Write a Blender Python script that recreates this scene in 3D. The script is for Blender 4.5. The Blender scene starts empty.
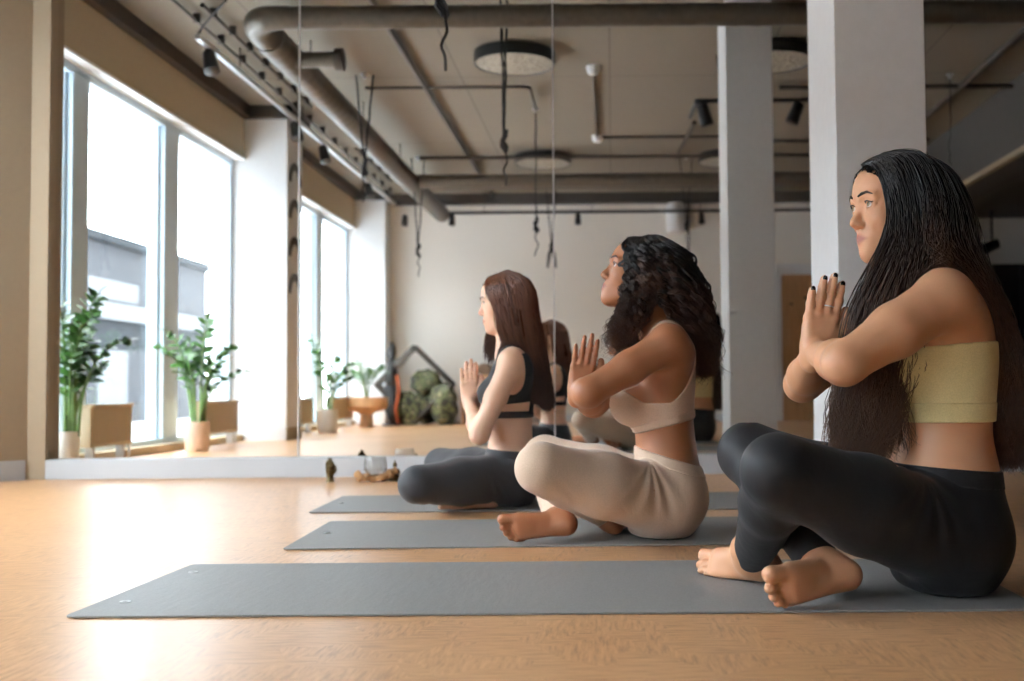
import bpy, math, random
import numpy as np
from mathutils import Vector, Matrix
PI = math.pi
col = bpy.context.scene.collection
sc = bpy.context.scene

# ------------------------------------------------------------------ camera (f = 1120 px at 1024 wide)
CAMH = .43
F = 1120.0
PITCH = math.atan(48 / F)
ROLL = -.0085
cam_data = bpy.data.cameras.new('camera')
cam = bpy.data.objects.new('camera', cam_data); col.objects.link(cam)
cam_data.sensor_width = 36; cam_data.lens = F / 1024 * 36
cam_data.shift_x = -100 / 1024
cam_data.clip_start = .05
cam.matrix_world = Matrix.Translation((0, 0, CAMH)) @ Matrix.Rotation(PI/2 + PITCH, 4, 'X') @ Matrix.Rotation(ROLL, 4, 'Z')
cam_data.dof.use_dof = True
cam_data.dof.focus_distance = 2.55
cam_data.dof.aperture_fstop = 3.4
sc.camera = cam
_R = (Matrix.Rotation(PI/2 + PITCH, 3, 'X') @ Matrix.Rotation(ROLL, 3, 'Z'))
_RN = np.array(_R)

def at(u, v, Y):
    """point of the place at depth Y in front of the camera that is seen at (u, v)"""
    d = _RN @ np.array([(u - 612) / F, -(v - 340.5) / F, -1.0])
    d = d * (Y / d[1])
    return np.array([d[0], Y, CAMH + d[2]])

# ------------------------------------------------------------------ helpers
def tag(o, label=None, cat=None, group=None, kind=None):
    if label: o['label'] = label
    if cat: o['category'] = cat
    if group: o['group'] = group
    if kind: o['kind'] = kind
    return o

def empty(name, loc=(0, 0, 0), rz=0, label=None, cat=None, group=None, kind=None):
    o = bpy.data.objects.new(name, None); col.objects.link(o)
    o.location = loc; o.rotation_euler = (0, 0, rz); o.empty_display_size = .05
    return tag(o, label, cat, group, kind)

def children(o):
    return [c for c in bpy.data.objects if c.parent == o]

def copy_tree(o, parent=None):
    c = o.copy(); col.objects.link(c)
    if parent: c.parent = parent
    for ch in children(o):
        copy_tree(ch, c)
    return c

class MB:
    def __init__(s):
        s.v = []; s.f = []
    def add(s, vs, fs):
        n = len(s.v); s.v += [tuple(map(float, p)) for p in vs]; s.f += [tuple(i + n for i in f) for f in fs]; return s
    def box(s, a, b):
        x0, x1 = sorted((a[0], b[0])); y0, y1 = sorted((a[1], b[1])); z0, z1 = sorted((a[2], b[2]))
        return s.add([(x0,y0,z0),(x1,y0,z0),(x1,y1,z0),(x0,y1,z0),(x0,y0,z1),(x1,y0,z1),(x1,y1,z1),(x0,y1,z1)],
                     [(0,3,2,1),(4,5,6,7),(0,1,5,4),(1,2,6,5),(2,3,7,6),(3,0,4,7)])
    def prism(s, pts, z0, z1):
        n = len(pts)
        vs = [(p[0], p[1], z0) for p in pts] + [(p[0], p[1], z1) for p in pts]
        fs = [tuple(range(n))[::-1], tuple(range(n, 2*n))] + [(i, (i+1) % n, n + (i+1) % n, n + i) for i in range(n)]
        return s.add(vs, fs)
    def tube(s, pts, r, n=10, cap=True):
        """swept tube; r a number or a list"""
        P = [Vector(p) for p in pts]
        R = r if hasattr(r, '__len__') else [r] * len(P)
        vs = []; fs = []
        t0 = (P[1] - P[0]).normalized()
        up = Vector((0, 0, 1)) if abs(t0.z) < .9 else Vector((1, 0, 0))
        nrm = t0.cross(up).normalized()
        for i, p in enumerate(P):
            t = (P[min(i+1, len(P)-1)] - P[max(i-1, 0)])
            t = t.normalized() if t.length > 1e-9 else t0
            nrm = (nrm - t * nrm.dot(t)).normalized()
            b = t.cross(nrm)
            for k in range(n):
                a = 2*PI*k/n
                vs.append(p + (nrm*math.cos(a) + b*math.sin(a)) * R[i])
        for i in range(len(P)-1):
            for k in range(n):
                fs.append((i*n+k, i*n+(k+1) % n, (i+1)*n+(k+1) % n, (i+1)*n+k))
        if cap:
            fs.append(tuple(range(n))[::-1]); fs.append(tuple(range((len(P)-1)*n, len(P)*n)))
        return s.add(vs, fs)
    def lathe(s, prof, c=(0, 0, 0), n=32, cap=True):
        vs = []; fs = []
        for (r, z) in prof:
            for k in range(n):
                a = 2*PI*k/n; vs.append((c[0] + r*math.cos(a), c[1] + r*math.sin(a), c[2] + z))
        m = len(prof)
        for i in range(m-1):
            for k in range(n):
                fs.append((i*n+k, i*n+(k+1) % n, (i+1)*n+(k+1) % n, (i+1)*n+k))
        if cap:
            fs.append(tuple(range(n))[::-1]); fs.append(tuple(range((m-1)*n, m*n)))
        return s.add(vs, fs)
    def build(s, name, mat, parent=None, smooth=False, bevel=0, label=None, kind=None, loc=None):
        me = bpy.data.meshes.new(name); me.from_pydata(s.v, [], s.f); me.update()
        me.materials.append(mat)
        o = bpy.data.objects.new(name, me); col.objects.link(o)
        if parent: o.parent = parent
        if loc is not None: o.location = loc
        if smooth:
            me.polygons.foreach_set('use_smooth', [True]*len(me.polygons))
            try: me.set_sharp_from_angle(angle=math.radians(42))
            except Exception: pass
        if bevel:
            m = o.modifiers.new('bevel', 'BEVEL'); m.width = bevel; m.segments = 2; m.limit_method = 'ANGLE'
        if label: o['label'] = label
        if kind: o['kind'] = kind
        return o

def srgb(r, g, b):
    f = lambda c: (c/255/12.92) if c/255 <= .04045 else ((c/255+.055)/1.055)**2.4
    return (f(r), f(g), f(b), 1)

class NT:
    def __init__(s, name):
        s.m = bpy.data.materials.new(name); s.m.use_nodes = True
        s.t = s.m.node_tree; s.N = s.t.nodes; s.L = s.t.links
        s.b = s.N['Principled BSDF']
    def n(s, typ, **kw):
        x = s.N.new(typ)
        for k, v in kw.items():
            if k in x.inputs: x.inputs[k].default_value = v
            else: setattr(x, k, v)
        return x
    def link(s, a, b): s.L.new(a, b)
    def ramp(s, fac, stops):
        r = s.N.new('ShaderNodeValToRGB'); e = r.color_ramp.elements
        e[0].position, e[0].color = stops[0]; e[1].position, e[1].color = stops[-1]
        for p, c in stops[1:-1]:
            x = e.new(p); x.color = c
        s.link(fac, r.inputs[0]); return r
    def obj(s, scale=(1, 1, 1), rot=(0, 0, 0)):
        tc = s.N.new('ShaderNodeTexCoord'); mp = s.N.new('ShaderNodeMapping')
        mp.inputs['Scale'].default_value = scale; mp.inputs['Rotation'].default_value = rot
        s.link(tc.outputs['Object'], mp.inputs[0]); return mp.outputs[0]
    def bump(s, h, strength=.3, dist=.01, normal=None):
        b = s.N.new('ShaderNodeBump'); b.inputs['Strength'].default_value = strength; b.inputs['Distance'].default_value = dist
        s.link(h, b.inputs['Height'])
        if normal is not None: s.link(normal, b.inputs['Normal'])
        return b.outputs[0]

def plain(name, rgb, rough=.6, metal=0, var=.06, nscale=12, bump=.1, bdist=.003, spec=.5, stretch=(1, 1, 1), coat=0):
    """one colour with a little procedural variation and bump"""
    k = NT(name)
    co = k.obj(stretch)
    nz = k.n('ShaderNodeTexNoise', Scale=nscale, Detail=4.0)
    k.link(co, nz.inputs['Vector'])
    c = srgb(*rgb)
    lo = tuple(max(0, x*(1-var)) for x in c[:3]) + (1,); hi = tuple(min(1, x*(1+var)) for x in c[:3]) + (1,)
    r = k.ramp(nz.outputs['Fac'], [(.3, lo), (.7, hi)])
    k.link(r.outputs[0], k.b.inputs['Base Color'])
    k.b.inputs['Roughness'].default_value = rough
    k.b.inputs['Metallic'].default_value = metal
    k.b.inputs['Specular IOR Level'].default_value = spec
    k.b.inputs['Coat Weight'].default_value = coat
    if bump: k.link(k.bump(nz.outputs['Fac'], bump, bdist), k.b.inputs['Normal'])
    return k.m

M = {}
M['wall'] = plain('wall_paint', (243, 238, 230), .85, nscale=40, var=.02, bump=.08, bdist=.002)
M['white'] = plain('white_paint', (232, 232, 232), .7, nscale=30, var=.02, bump=.05, bdist=.002)
M['white_gloss'] = plain('white_lacquer', (226, 228, 232), .35, nscale=8, var=.015, bump=.0)
M['frame'] = plain('window_frame_paint', (206, 224, 236), .35, var=.02, bump=0)
M['pier'] = plain('pier_paint', (150, 132, 108), .8, nscale=40, var=.02, bump=.05)
M['snow'] = plain('light_ground', (205, 207, 210), .9, var=.03)
M['beige'] = plain('beige_paint', (186, 170, 142), .8, nscale=40, var=.02, bump=.05)
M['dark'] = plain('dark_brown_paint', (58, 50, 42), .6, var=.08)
M['black'] = plain('black_metal', (22, 21, 21), .4, var=.1)
M['duct'] = plain('duct_metal_paint', (88, 80, 69), .45, metal=.35, nscale=25, var=.12, bump=.15)
M['pipe'] = plain('pipe_grey_brown', (70, 63, 55), .5, metal=.3, var=.1)
M['rope'] = plain('black_strap', (24, 22, 20), .8, nscale=200, var=.3, bump=.3)
M['rail'] = plain('track_aluminium', (190, 190, 190), .35, metal=.7, var=.03)
M['radiator'] = plain('radiator_beige', (196, 178, 148), .5, var=.03)
M['terracotta'] = plain('terracotta_pot', (208, 182, 162), .7, nscale=18, var=.08)
M['pot_white'] = plain('white_pot', (226, 222, 214), .5, nscale=18, var=.04)
M['soil'] = plain('soil', (50, 38, 28), .95, nscale=90, var=.5, bump=.8)
M['leaf'] = plain('leaf_green', (62, 100, 42), .38, nscale=14, var=.35, bump=.1)
M['stem'] = plain('stem_green', (90, 118, 60), .5, nscale=25, var=.25)
M['plinth'] = plain('plinth_white', (178, 181, 184), .5, nscale=5, var=.02, bump=0)
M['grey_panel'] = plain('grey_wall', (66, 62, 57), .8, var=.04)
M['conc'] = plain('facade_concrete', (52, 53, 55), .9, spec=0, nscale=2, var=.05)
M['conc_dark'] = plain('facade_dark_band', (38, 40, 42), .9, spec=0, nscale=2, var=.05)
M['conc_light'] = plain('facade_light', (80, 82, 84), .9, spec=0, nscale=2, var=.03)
M['brass'] = plain('bronze', (92, 78, 52), .35, metal=.9, nscale=60, var=.4, bump=.3)
M['nailpolish'] = plain('black_nail_polish', (12, 11, 12), .12, var=.05, bump=0, coat=.5)

# ceiling: taupe painted slab with panel joints
k = NT('ceiling_paint')
co = k.obj()
br = k.n('ShaderNodeTexBrick', offset=.0, Scale=1.0)
br.inputs['Mortar Size'].default_value = .006; br.inputs['Brick Width'].default_value = 1.2; br.inputs['Row Height'].default_value = 2.4
br.inputs['Mortar Smooth'].default_value = .2
br.inputs['Color1'].default_value = srgb(122, 112, 97); br.inputs['Color2'].default_value = srgb(118, 108, 93); br.inputs['Mortar'].default_value = srgb(90, 81, 70)
k.link(co, br.inputs['Vector']); k.link(br.outputs['Color'], k.b.inputs['Base Color'])
k.b.inputs['Roughness'].default_value = .8
nz = k.n('ShaderNodeTexNoise', Scale=30.0, Detail=5.0); k.link(co, nz.inputs['Vector'])
k.link(k.bump(nz.outputs['Fac'], .15, .004), k.b.inputs['Normal'])
M['ceiling'] = k.m

# floor: oiled chip/mosaic wood, grain turning block by block
k = NT('floor_wood')
co1 = k.obj((6, 52, 1)); co2 = k.obj((52, 6, 1)); co0 = k.obj()
n1 = k.n('ShaderNodeTexNoise', Scale=2.2, Detail=6.0, Roughness=.65); k.link(co1, n1.inputs['Vector'])
n2 = k.n('ShaderNodeTexNoise', Scale=2.2, Detail=6.0, Roughness=.65); k.link(co2, n2.inputs['Vector'])
vo = k.n('ShaderNodeTexVoronoi', Scale=12.0); k.link(co0, vo.inputs['Vector'])
sep = k.n('ShaderNodeSeparateColor'); k.link(vo.outputs['Color'], sep.inputs[0])
gt = k.n('ShaderNodeMath', operation='GREATER_THAN'); gt.inputs[1].default_value = .5; k.link(sep.outputs[0], gt.inputs[0])
mx = k.n('ShaderNodeMix', data_type='FLOAT'); k.link(gt.outputs[0], mx.inputs[0]); k.link(n1.outputs['Fac'], mx.inputs[2]); k.link(n2.outputs['Fac'], mx.inputs[3])
big = k.n('ShaderNodeTexNoise', Scale=1.1, Detail=3.0); k.link(co0, big.inputs['Vector'])
ad = k.n('ShaderNodeMath', operation='MULTIPLY_ADD'); k.link(big.outputs['Fac'], ad.inputs[0]); ad.inputs[1].default_value = .35; k.link(mx.outputs[0], ad.inputs[2])
r = k.ramp(ad.outputs[0], [(.45, srgb(140, 97, 62)), (.63, srgb(188, 142, 99)), (.84, srgb(210, 167, 124))])
k.link(r.outputs[0], k.b.inputs['Base Color'])
rr = k.n('ShaderNodeMapRange'); k.link(mx.outputs[0], rr.inputs[0]); rr.inputs[3].default_value = .26; rr.inputs[4].default_value = .36
k.link(rr.outputs[0], k.b.inputs['Roughness'])
k.b.inputs['Specular IOR Level'].default_value = .55
k.link(k.bump(mx.outputs[0], .06, .002), k.b.inputs['Normal'])
M['floor'] = k.m

# mirror
k = NT('mirror_silver')
k.b.inputs['Metallic'].default_value = 1; k.b.inputs['Roughness'].default_value = 0.0
k.b.inputs['Base Color'].default_value = (.90, .915, .905, 1)
M['mirror'] = k.m
# window glass: clear pane
k = NT('window_glass')
tr = k.n('ShaderNodeBsdfTransparent'); tr.inputs[0].default_value = (.97, .98, .98, 1)
gl = k.n('ShaderNodeBsdfGlossy', Roughness=0.02)
lw = k.n('ShaderNodeLayerWeight', Blend=.5); pw = k.n('ShaderNodeMath', operation='POWER'); pw.inputs[1].default_value = 4.0
k.link(lw.outputs['Facing'], pw.inputs[0])
ml = k.n('ShaderNodeMath', operation='MULTIPLY_ADD'); k.link(pw.outputs[0], ml.inputs[0]); ml.inputs[1].default_value = .45; ml.inputs[2].default_value = .02
ms = k.n('ShaderNodeMixShader')
k.link(ml.outputs[0], ms.inputs[0]); k.link(tr.outputs[0], ms.inputs[1]); k.link(gl.outputs[0], ms.inputs[2])
k.link(ms.outputs[0], k.N['Material Output'].inputs[0])
M['glass'] = k.m
# door wood
k = NT('pine_wood')
co = k.obj((18, 18, 1.2))
wv = k.n('ShaderNodeTexNoise', Scale=2.0, Detail=4.0); k.link(co, wv.inputs['Vector'])
r = k.ramp(wv.outputs['Fac'], [(.3, srgb(150, 106, 66)), (.7, srgb(186, 142, 98))]); k.link(r.outputs[0], k.b.inputs['Base Color'])
k.b.inputs['Roughness'].default_value = .5
M['wood'] = k.m
M['wood_light'] = plain('light_wood', (206, 158, 112), .5, nscale=6, var=.15, stretch=(12, 1, 1))

# yoga mat
k = NT('mat_rubber')
co = k.obj()
nz = k.n('ShaderNodeTexNoise', Scale=260.0, Detail=3.0); k.link(co, nz.inputs['Vector'])
r = k.ramp(nz.outputs['Fac'], [(.3, srgb(120, 120, 118)), (.7, srgb(134, 134, 131))]); k.link(r.outputs[0], k.b.inputs['Base Color'])
n2 = k.n('ShaderNodeTexNoise', Scale=60.0, Detail=6.0); k.link(k.obj((1, .25, 1)), n2.inputs['Vector'])
k.link(k.bump(n2.outputs['Fac'], .35, .003), k.b.inputs['Normal'])
k.b.inputs['Roughness'].default_value = .5
M['mat'] = k.m

# ------------------------------------------------------------------ shell of the room
D = 5.67            # mirror plane
YB = -2.9           # back wall (only seen in the mirror)
XR = 5.6
HC = 2.95
XW = -3.39          # window plane
S = lambda o: tag(o, kind='structure')
fl = MB().box((-3.6, YB-.5, -.12), (XR+.2, D+.3, 0)).build('floor', M['floor']); S(fl)
ce = MB().box((-3.6, YB-.5, HC), (XR+.2, D+.3, HC+.15)).build('ceiling', M['ceiling']); S(ce)
S(MB().box((-3.6, YB-.2, 0), (XR+.2, YB, HC)).build('wall_back', M['wall']))
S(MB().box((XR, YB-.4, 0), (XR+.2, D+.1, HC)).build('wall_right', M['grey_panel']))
S(MB().box((-2.99, D+.012, 0), (XR, D+.2, HC)).build('wall_front', M['wall']))
# left wall: pier by the mirror with a splayed reveal, lintels and two columns between the window bays
STAY = [MB().prism([(-2.83, 5.60), (-2.83, D+.012), (-2.83, D+.2), (-3.55, D+.2), (-3.55, 5.16), (-3.34, 5.16), (-2.92, 5.60)], 0, HC).build('wall_left', M['pier'])]; S(STAY[0])
S(MB().box((-3.55, 1.26, 0), (-2.86, 1.73, HC)).build('pillar', M['white']))
S(MB().box((-3.55, YB, 0), (-2.86, -2.54, HC)).build('pillar', M['white']))
S(MB().box((-3.55, 1.73, 2.49), (-3.24, 5.50, HC)).build('wall_left', M['beige']))
S(MB().box((-3.55, -2.54, 2.49), (-3.24, 1.26, HC)).build('wall_left', M['beige']))
S(MB().box((-3.46, 1.73, 2.472), (-3.228, 5.46, 2.49)).build('trim_1', M['white']))
S(MB().box((-3.46, -2.54, 2.472), (-3.228, 1.26, 2.49)).build('trim_2', M['white']))
# baseboards
STAY.append(MB().prism([(-2.92-.008, 5.60-.006), (-2.92+.0, 5.585), (-3.335, 5.15), (-3.345, 5.165)], 0, .098).build('baseboard_left', M['plinth'])); S(STAY[1])
S(MB().box((-3.2, 1.73, 0), (-2.85, 1.745, .11)).build('baseboard_left', M['white_gloss']))
S(MB().box((-2.86, 1.26, 0), (-2.848, 1.745, .11)).build('baseboard_left', M['beige']))
S(MB().box((-2.86, YB, 0), (XR, YB+.014, .1)).build('baseboard_back', M['white_gloss']))
# dark cove strip where walls meet the ceiling
cv = MB(); z0, z1 = 2.84, HC
cv.box((-3.27, 1.70, z0), (-3.17, 5.52, z1)); cv.box((-3.25, 1.70, z0), (-2.80, 1.79, z1)); cv.box((-2.86, 1.20, z0), (-2.80, 1.79, z1))
cv.box((-3.27, -2.54, z0), (-3.17, 1.30, z1)); cv.box((-3.25, 1.20, z0), (-2.80, 1.28, z1)); cv.box((-3.25, -2.55, z0), (-2.8, -2.46, z1))
cv.box((-2.86, YB, z0-.02), (XR, YB+.16, z1))
S(cv.build('trim_3', M['dark']))
# dropped beam and dark wing at the right
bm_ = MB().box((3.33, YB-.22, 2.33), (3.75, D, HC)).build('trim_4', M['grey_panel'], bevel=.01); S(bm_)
S(MB().box((3.30, YB-.22, 2.30), (3.36, D, 2.345)).build('trim_5', M['pier']))  # highlight along the beam's lower edge, put in as a paler lip
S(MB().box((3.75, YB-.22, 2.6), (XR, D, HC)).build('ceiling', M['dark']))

# windows
def window(idx, y0, y1, mulls, label_n):
    root = empty('window_%d' % idx, (XW, (y0+y1)/2, 0)); tag(root, kind='structure')
    cy = (y0+y1)/2
    f = MB()
    f.box((-.07, y0-cy, 2.42), (.06, y1-cy, 2.475))
    f.box((-.07, y0-cy, 0), (.07, y1-cy, .09))
    f.box((-.07, y0-cy, 0), (.05, y0-cy+.05, 2.45)); f.box((-.07, y1-cy-.05, 0), (.05, y1-cy, 2.45))
    for a, b in mulls:
        f.box((-.07, a-cy, .05), (.06, b-cy, 2.45))
        f.box((-.05, a-cy-.03, .05), (.02, b-cy+.03, 2.45))
    f.build('window_frame', M['frame'], root, bevel=.006)
    edges = [y0] + [e for ab in mulls for e in ab] + [y1]
    for i in range(0, len(edges), 2):
        if edges[i+1]-edges[i] > .15:
            MB().box((-.03, edges[i]-cy+.01, .08), (-.022, edges[i+1]-cy-.01, 2.41)).build('window_pane', M['glass'], root)
    MB().box((.05, y0-cy, 0), (.16, y1-cy, .055)).build('window_sill', M['beige'], root, bevel=.004)
    return root
window(1, 1.74, 5.40, [(2.97, 3.25), (4.46, 4.68)], '')
window(2, -2.53, 1.25, [(-1.32, -1.04), (.18, .40)], '')

# mirror panels standing on the white plinth
S(MB().box((-2.83, 5.60, 0), (XR, D+.01, .0975)).build('trim_6', M['plinth'], bevel=.003))
xs = [-2.83, -1.588, -.292, 1.02, 2.33, 3.62]
names = ['leftmost wall mirror panel, the one reflecting the big windows and two potted plants',
         'wall mirror panel between the two bright seams, reflecting the striped back of the room behind the straight-haired woman',
         'wall mirror panel behind the curly-haired woman, reflecting the white pillar base',
         'wall mirror panel mostly hidden behind the near white pillar',
         'rightmost dim wall mirror panel behind the long black hair']
names[1] = 'wall mirror panel between the two bright seams, reflecting camouflage bundles and ceiling ducts'
for i in range(5):
    x0, x1 = xs[i], xs[i+1]
    r = empty('wall_mirror', ((x0+x1)/2, D, .0985), label=names[i], cat='mirror', group='mirror panels along the wall')
    w = (x1-x0)/2
    MB().box((-w+.002, 0, 0), (w-.002, .008, 2.72)).build('mirror_glass', M['mirror'], r)
    if i < 4:
        MB().box((w-.003, -.004, 0), (w+.003, .006, 2.72)).build('seam_strip', M['rail'], r, label='thin bright vertical strip')

# free-standing white pillar
pl = empty('pillar', (.900, 3.94, 0)); tag(pl, kind='structure')
MB().box((-.151, -.25, 0), (.151, .24, HC)).build('shaft', M['white'], pl, bevel=.004)
MB().box((-.158, -.257, .0), (.158, .247, .07)).build('skirting', M['white_gloss'], pl)

# painted rings on the column between the windows
k = MB()
for zc in (2.25, 1.93, 1.58, 1.25):
    for a0 in range(24):
        pass
art = empty('wall_painting', (-2.855, 1.50, 1.75), label='tall narrow strip of dark painted arches on the column between the two windows', cat='wall painting')
for i, (zc, mname) in enumerate([(.55, 'black'), (.22, 'black'), (-.12, 'grey_panel'), (-.45, 'black')]):
    mb = MB(); n = 24
    ro, ri = .19, .12
    pts_o = [(ro*math.cos(PI*t/n), ro*math.sin(PI*t/n)) for t in range(n+1)]
    pts_i = [(ri*math.cos(PI*t/n), ri*math.sin(PI*t/n)) for t in range(n+1)]
    vs = [(0.0, y, zc+z) for y, z in pts_o] + [(0.0, y, zc+z) for y, z in pts_i] + [(.006, y, zc+z) for y, z in pts_o] + [(.006, y, zc+z) for y, z in pts_i]
    m_ = n+1; fs = []
    for t in range(n):
        fs += [(t, t+1, m_+t+1, m_+t), (2*m_+t, 3*m_+t, 3*m_+t+1, 2*m_+t+1), (t, 2*m_+t, 2*m_+t+1, t+1), (m_+t, m_+t+1, 3*m_+t+1, 3*m_+t)]
    mb.add(vs, fs); mb.build('painted_arch', M[mname], art)

# door in the back wall
dr = empty('door_1', (2.62, YB, 0)); tag(dr, kind='structure')
MB().box((-.5, -.01, 0), (-.43, .05, 1.93)).box((.43, -.01, 0), (.5, .05, 1.93)).box((-.5, -.01, 1.88), (.5, .05, 2.02)).build('door_frame', M['white'], dr)
MB().box((-.43, 0, 0), (.43, .03, 1.88)).build('door_panel', M['wood'], dr)
MB().tube([(.32, .03, .95), (.32, .08, .95), (.2, .08, .95)], .01).build('door_handle', M['black'], dr, smooth=True)
kn = MB()
for (x, z) in ((-.3, 1.5), (-.12, 1.58), (.02, 1.55), (-.25, .75), (.1, .8)):
    kn.lathe([(.001, 0), (.022, 0), (.001, .004)], n=12)
    kn.v = [p if i < len(kn.v)-36 else (p[0]+x, .031+p[2], p[1]+z) for i, p in enumerate(kn.v)]
kn.build('knot_hole', M['dark'], dr)

# ------------------------------------------------------------------ outside the windows
S(MB().box((-60, -30, -.6), (-3.7, 60, -.5)).build('ground', M['snow']))
bl = empty('building', (-15, 0, -.5), label='long grey concrete building outside the windows', cat='building')
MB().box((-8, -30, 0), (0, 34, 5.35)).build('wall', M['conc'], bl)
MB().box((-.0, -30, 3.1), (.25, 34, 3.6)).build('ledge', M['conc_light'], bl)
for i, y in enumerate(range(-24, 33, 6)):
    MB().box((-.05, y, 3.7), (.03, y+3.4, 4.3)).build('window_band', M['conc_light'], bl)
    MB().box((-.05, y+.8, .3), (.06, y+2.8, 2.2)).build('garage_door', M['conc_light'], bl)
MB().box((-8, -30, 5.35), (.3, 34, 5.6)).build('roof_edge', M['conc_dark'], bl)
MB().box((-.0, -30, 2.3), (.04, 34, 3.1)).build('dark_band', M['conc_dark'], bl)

# radiators
def radiator(y0, y1, label):
    r = empty('radiator', (-3.16, (y0+y1)/2, 0), label=label, cat='radiator', group='low radiators under the windows')
    h = (y1-y0)/2
    b = MB().box((-.04, -h, .10), (.035, h, .345))
    n = int(h*2/.035)
    for i in range(n):
        yy = -h+.02+i*(2*h-.04)/n
        b.box((.035, yy, .12), (.042, yy+.02, .33))
    b.build('panel', M['radiator'], r, bevel=.004)
    MB().box((-.05, -h-.005, .345), (.045, h+.005, .36)).build('top_grille', M['radiator'], r)
    for s in (-1, 1):
        MB().box((-.03, s*(h-.08)-.012, 0), (.02, s*(h-.08)+.012, .1)).build('leg', M['rail'], r)
    MB().tube([(.0, -h, .13), (.0, -h-.04, .13), (.0, -h-.04, 0)], .008).build('pipe', M['rail'], r, smooth=True)
radiator(4.26, 4.84, 'beige radiator beside the leftmost potted plant')
radiator(2.2, 2.95, 'beige radiator behind the pinkish pot plant')
radiator(-.15, .8, 'beige radiator just right of the column with painted arches')
radiator(-1.95, -1.0, 'beige radiator behind the tall white pot and wooden bowl stand')
# ------------------------------------------------------------------ things under the ceiling
def smooth_path(pts, n=6):
    P = [Vector(p) for p in pts]; out = []
    for i in range(len(P)-1):
        p0 = P[max(i-1, 0)]; p1 = P[i]; p2 = P[i+1]; p3 = P[min(i+2, len(P)-1)]
        for t in range(n):
            t /= n
            out.append(.5*((2*p1)+(p2-p0)*t+(2*p0-5*p1+4*p2-p3)*t*t+(3*p1-p0-3*p2+p3)*t**3))
    out.append(P[-1]); return out

def duct_pts(a, b, step=.05):
    a = Vector(a); b = Vector(b); n = max(2, int((b-a).length/step))
    return [a+(b-a)*i/n for i in range(n+1)]
def duct(mb, pts, r, n=20):
    """spiral-seam duct: small ridges along the pipe"""
    rr = [r*(1+.03*(i % 3 == 0)) for i in range(len(pts))]
    mb.tube(pts, rr, n)
dct = empty('ventilation_duct', (-2.15, 2, 2.68), label='long grey ventilation duct running along the window side with cross runs under the ceiling', cat='duct')
o = Vector((-2.15, 2, 2.68))
mb = MB(); duct(mb, [p-o for p in duct_pts((-2.15, 4.62, 2.66), (-2.15, -2.6, 2.66), .045)], .1); mb.build('main_duct', M['duct'], dct, smooth=True)
el = [Vector(q)-o for q in ((-2.15, 4.60, 2.66), (-2.15, 4.70, 2.66), (-2.14, 4.82, 2.66), (-2.09, 4.91, 2.66), (-2.0, 4.95, 2.66), (-1.9, 4.95, 2.66))]
el = smooth_path(el, 5)
MB().tube(el, [.1-.030*min(1, i/(len(el)-1)*1.1) for i in range(len(el))], 22).build('elbow', M['duct'], dct, smooth=True)
mb = MB(); duct(mb, [p-o for p in duct_pts((-1.95, 4.95, 2.66), (5.3, 4.95, 2.66), .045)], .068); mb.build('cross_duct', M['duct'], dct, smooth=True)
mb = MB(); duct(mb, [p-o for p in duct_pts((-2.15, 4.2, 2.63), (-1.78, 4.2, 2.63), .045)], .052); mb.build('branch_duct', M['duct'], dct, smooth=True)
MB().tube([Vector((-1.82, 4.2, 2.63))-o, Vector((-1.77, 4.2, 2.63))-o], .075, 20).build('end_flange', M['pipe'], dct, smooth=True)
mb = MB(); duct(mb, [p-o for p in duct_pts((-2.15, -.45, 2.68), (5.3, -.45, 2.68), .05)], .075); mb.build('cross_duct', M['duct'], dct, smooth=True)
mb = MB(); duct(mb, [p-o for p in duct_pts((-2.0, -.9, 2.72), (5.3, -.9, 2.72), .05)], .06); mb.build('cross_duct', M['duct'], dct, smooth=True)
for y in (3.6, 1.9, .2, -1.5):
    MB().tube([Vector((-2.15, y, 2.76))-o, Vector((-2.15, y, HC))-o], .006, 6).build('hanger_rod', M['pipe'], dct)

# round drum lights
k = NT('perforated_diffuser')
vo = k.n('ShaderNodeTexVoronoi', Scale=34.0); k.link(k.obj(), vo.inputs['Vector'])
r = k.ramp(vo.outputs['Distance'], [(.15, srgb(120, 112, 100)), (.5, srgb(176, 168, 152))]); k.link(r.outputs[0], k.b.inputs['Base Color'])
k.link(k.bump(vo.outputs['Distance'], .8, .02), k.b.inputs['Normal']); k.b.inputs['Roughness'].default_value = .45
M['diffuser'] = k.m
def drum(x, y, label):
    r = empty('drum_light', (x, y, 2.85), label=label, cat='ceiling light', group='round drum lights')
    MB().lathe([(.22, .098), (.22, .088), (.303, .085), (.303, .0), (.294, .0), (.290, .008), (.01, .012)], n=40).build('shade', M['black'], r, smooth=True)
    MB().lathe([(.001, -.008), (.1, -.006), (.2, -.002), (.284, .004), (.286, .008), (.001, .008)], n=40).build('diffuser', M['diffuser'], r, smooth=True)
    MB().lathe([(.05, .1), (.05, .095), (.02, .088)], n=12).build('mount', M['rail'], r)
    return r
drum(-.708, 3.30, 'round black drum light upper left of centre, nearest of the left row')
drum(-.726, -.40, 'round black drum light above the straight-haired woman, farther one of the left row')
drum(1.21, 3.30, 'round black drum light partly hidden by the near white pillar')
drum(1.25, -.40, 'small round black drum light left of the reflected white pillar')

# smoke detectors joined by conduit
def detector(x, y, label):
    r = empty('smoke_detector', (x, y, HC-.02), label=label, cat='smoke detector', group='smoke detectors')
    MB().lathe([(.05, 0), (.05, -.02), (.035, -.045), (.001, -.05)], n=20).build('body', M['white'], r, smooth=True)
    MB().lathe([(.055, .02), (.055, 0), (.001, 0)], n=20).build('base_plate', M['white'], r)
detector(-.13, 2.90, 'white smoke detector at the top of the short vertical conduit')
detector(-.13, .49, 'white smoke detector at the lower end of the short vertical conduit')
detector(-2.75, 4.75, 'small white smoke detector near the left track light')

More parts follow.
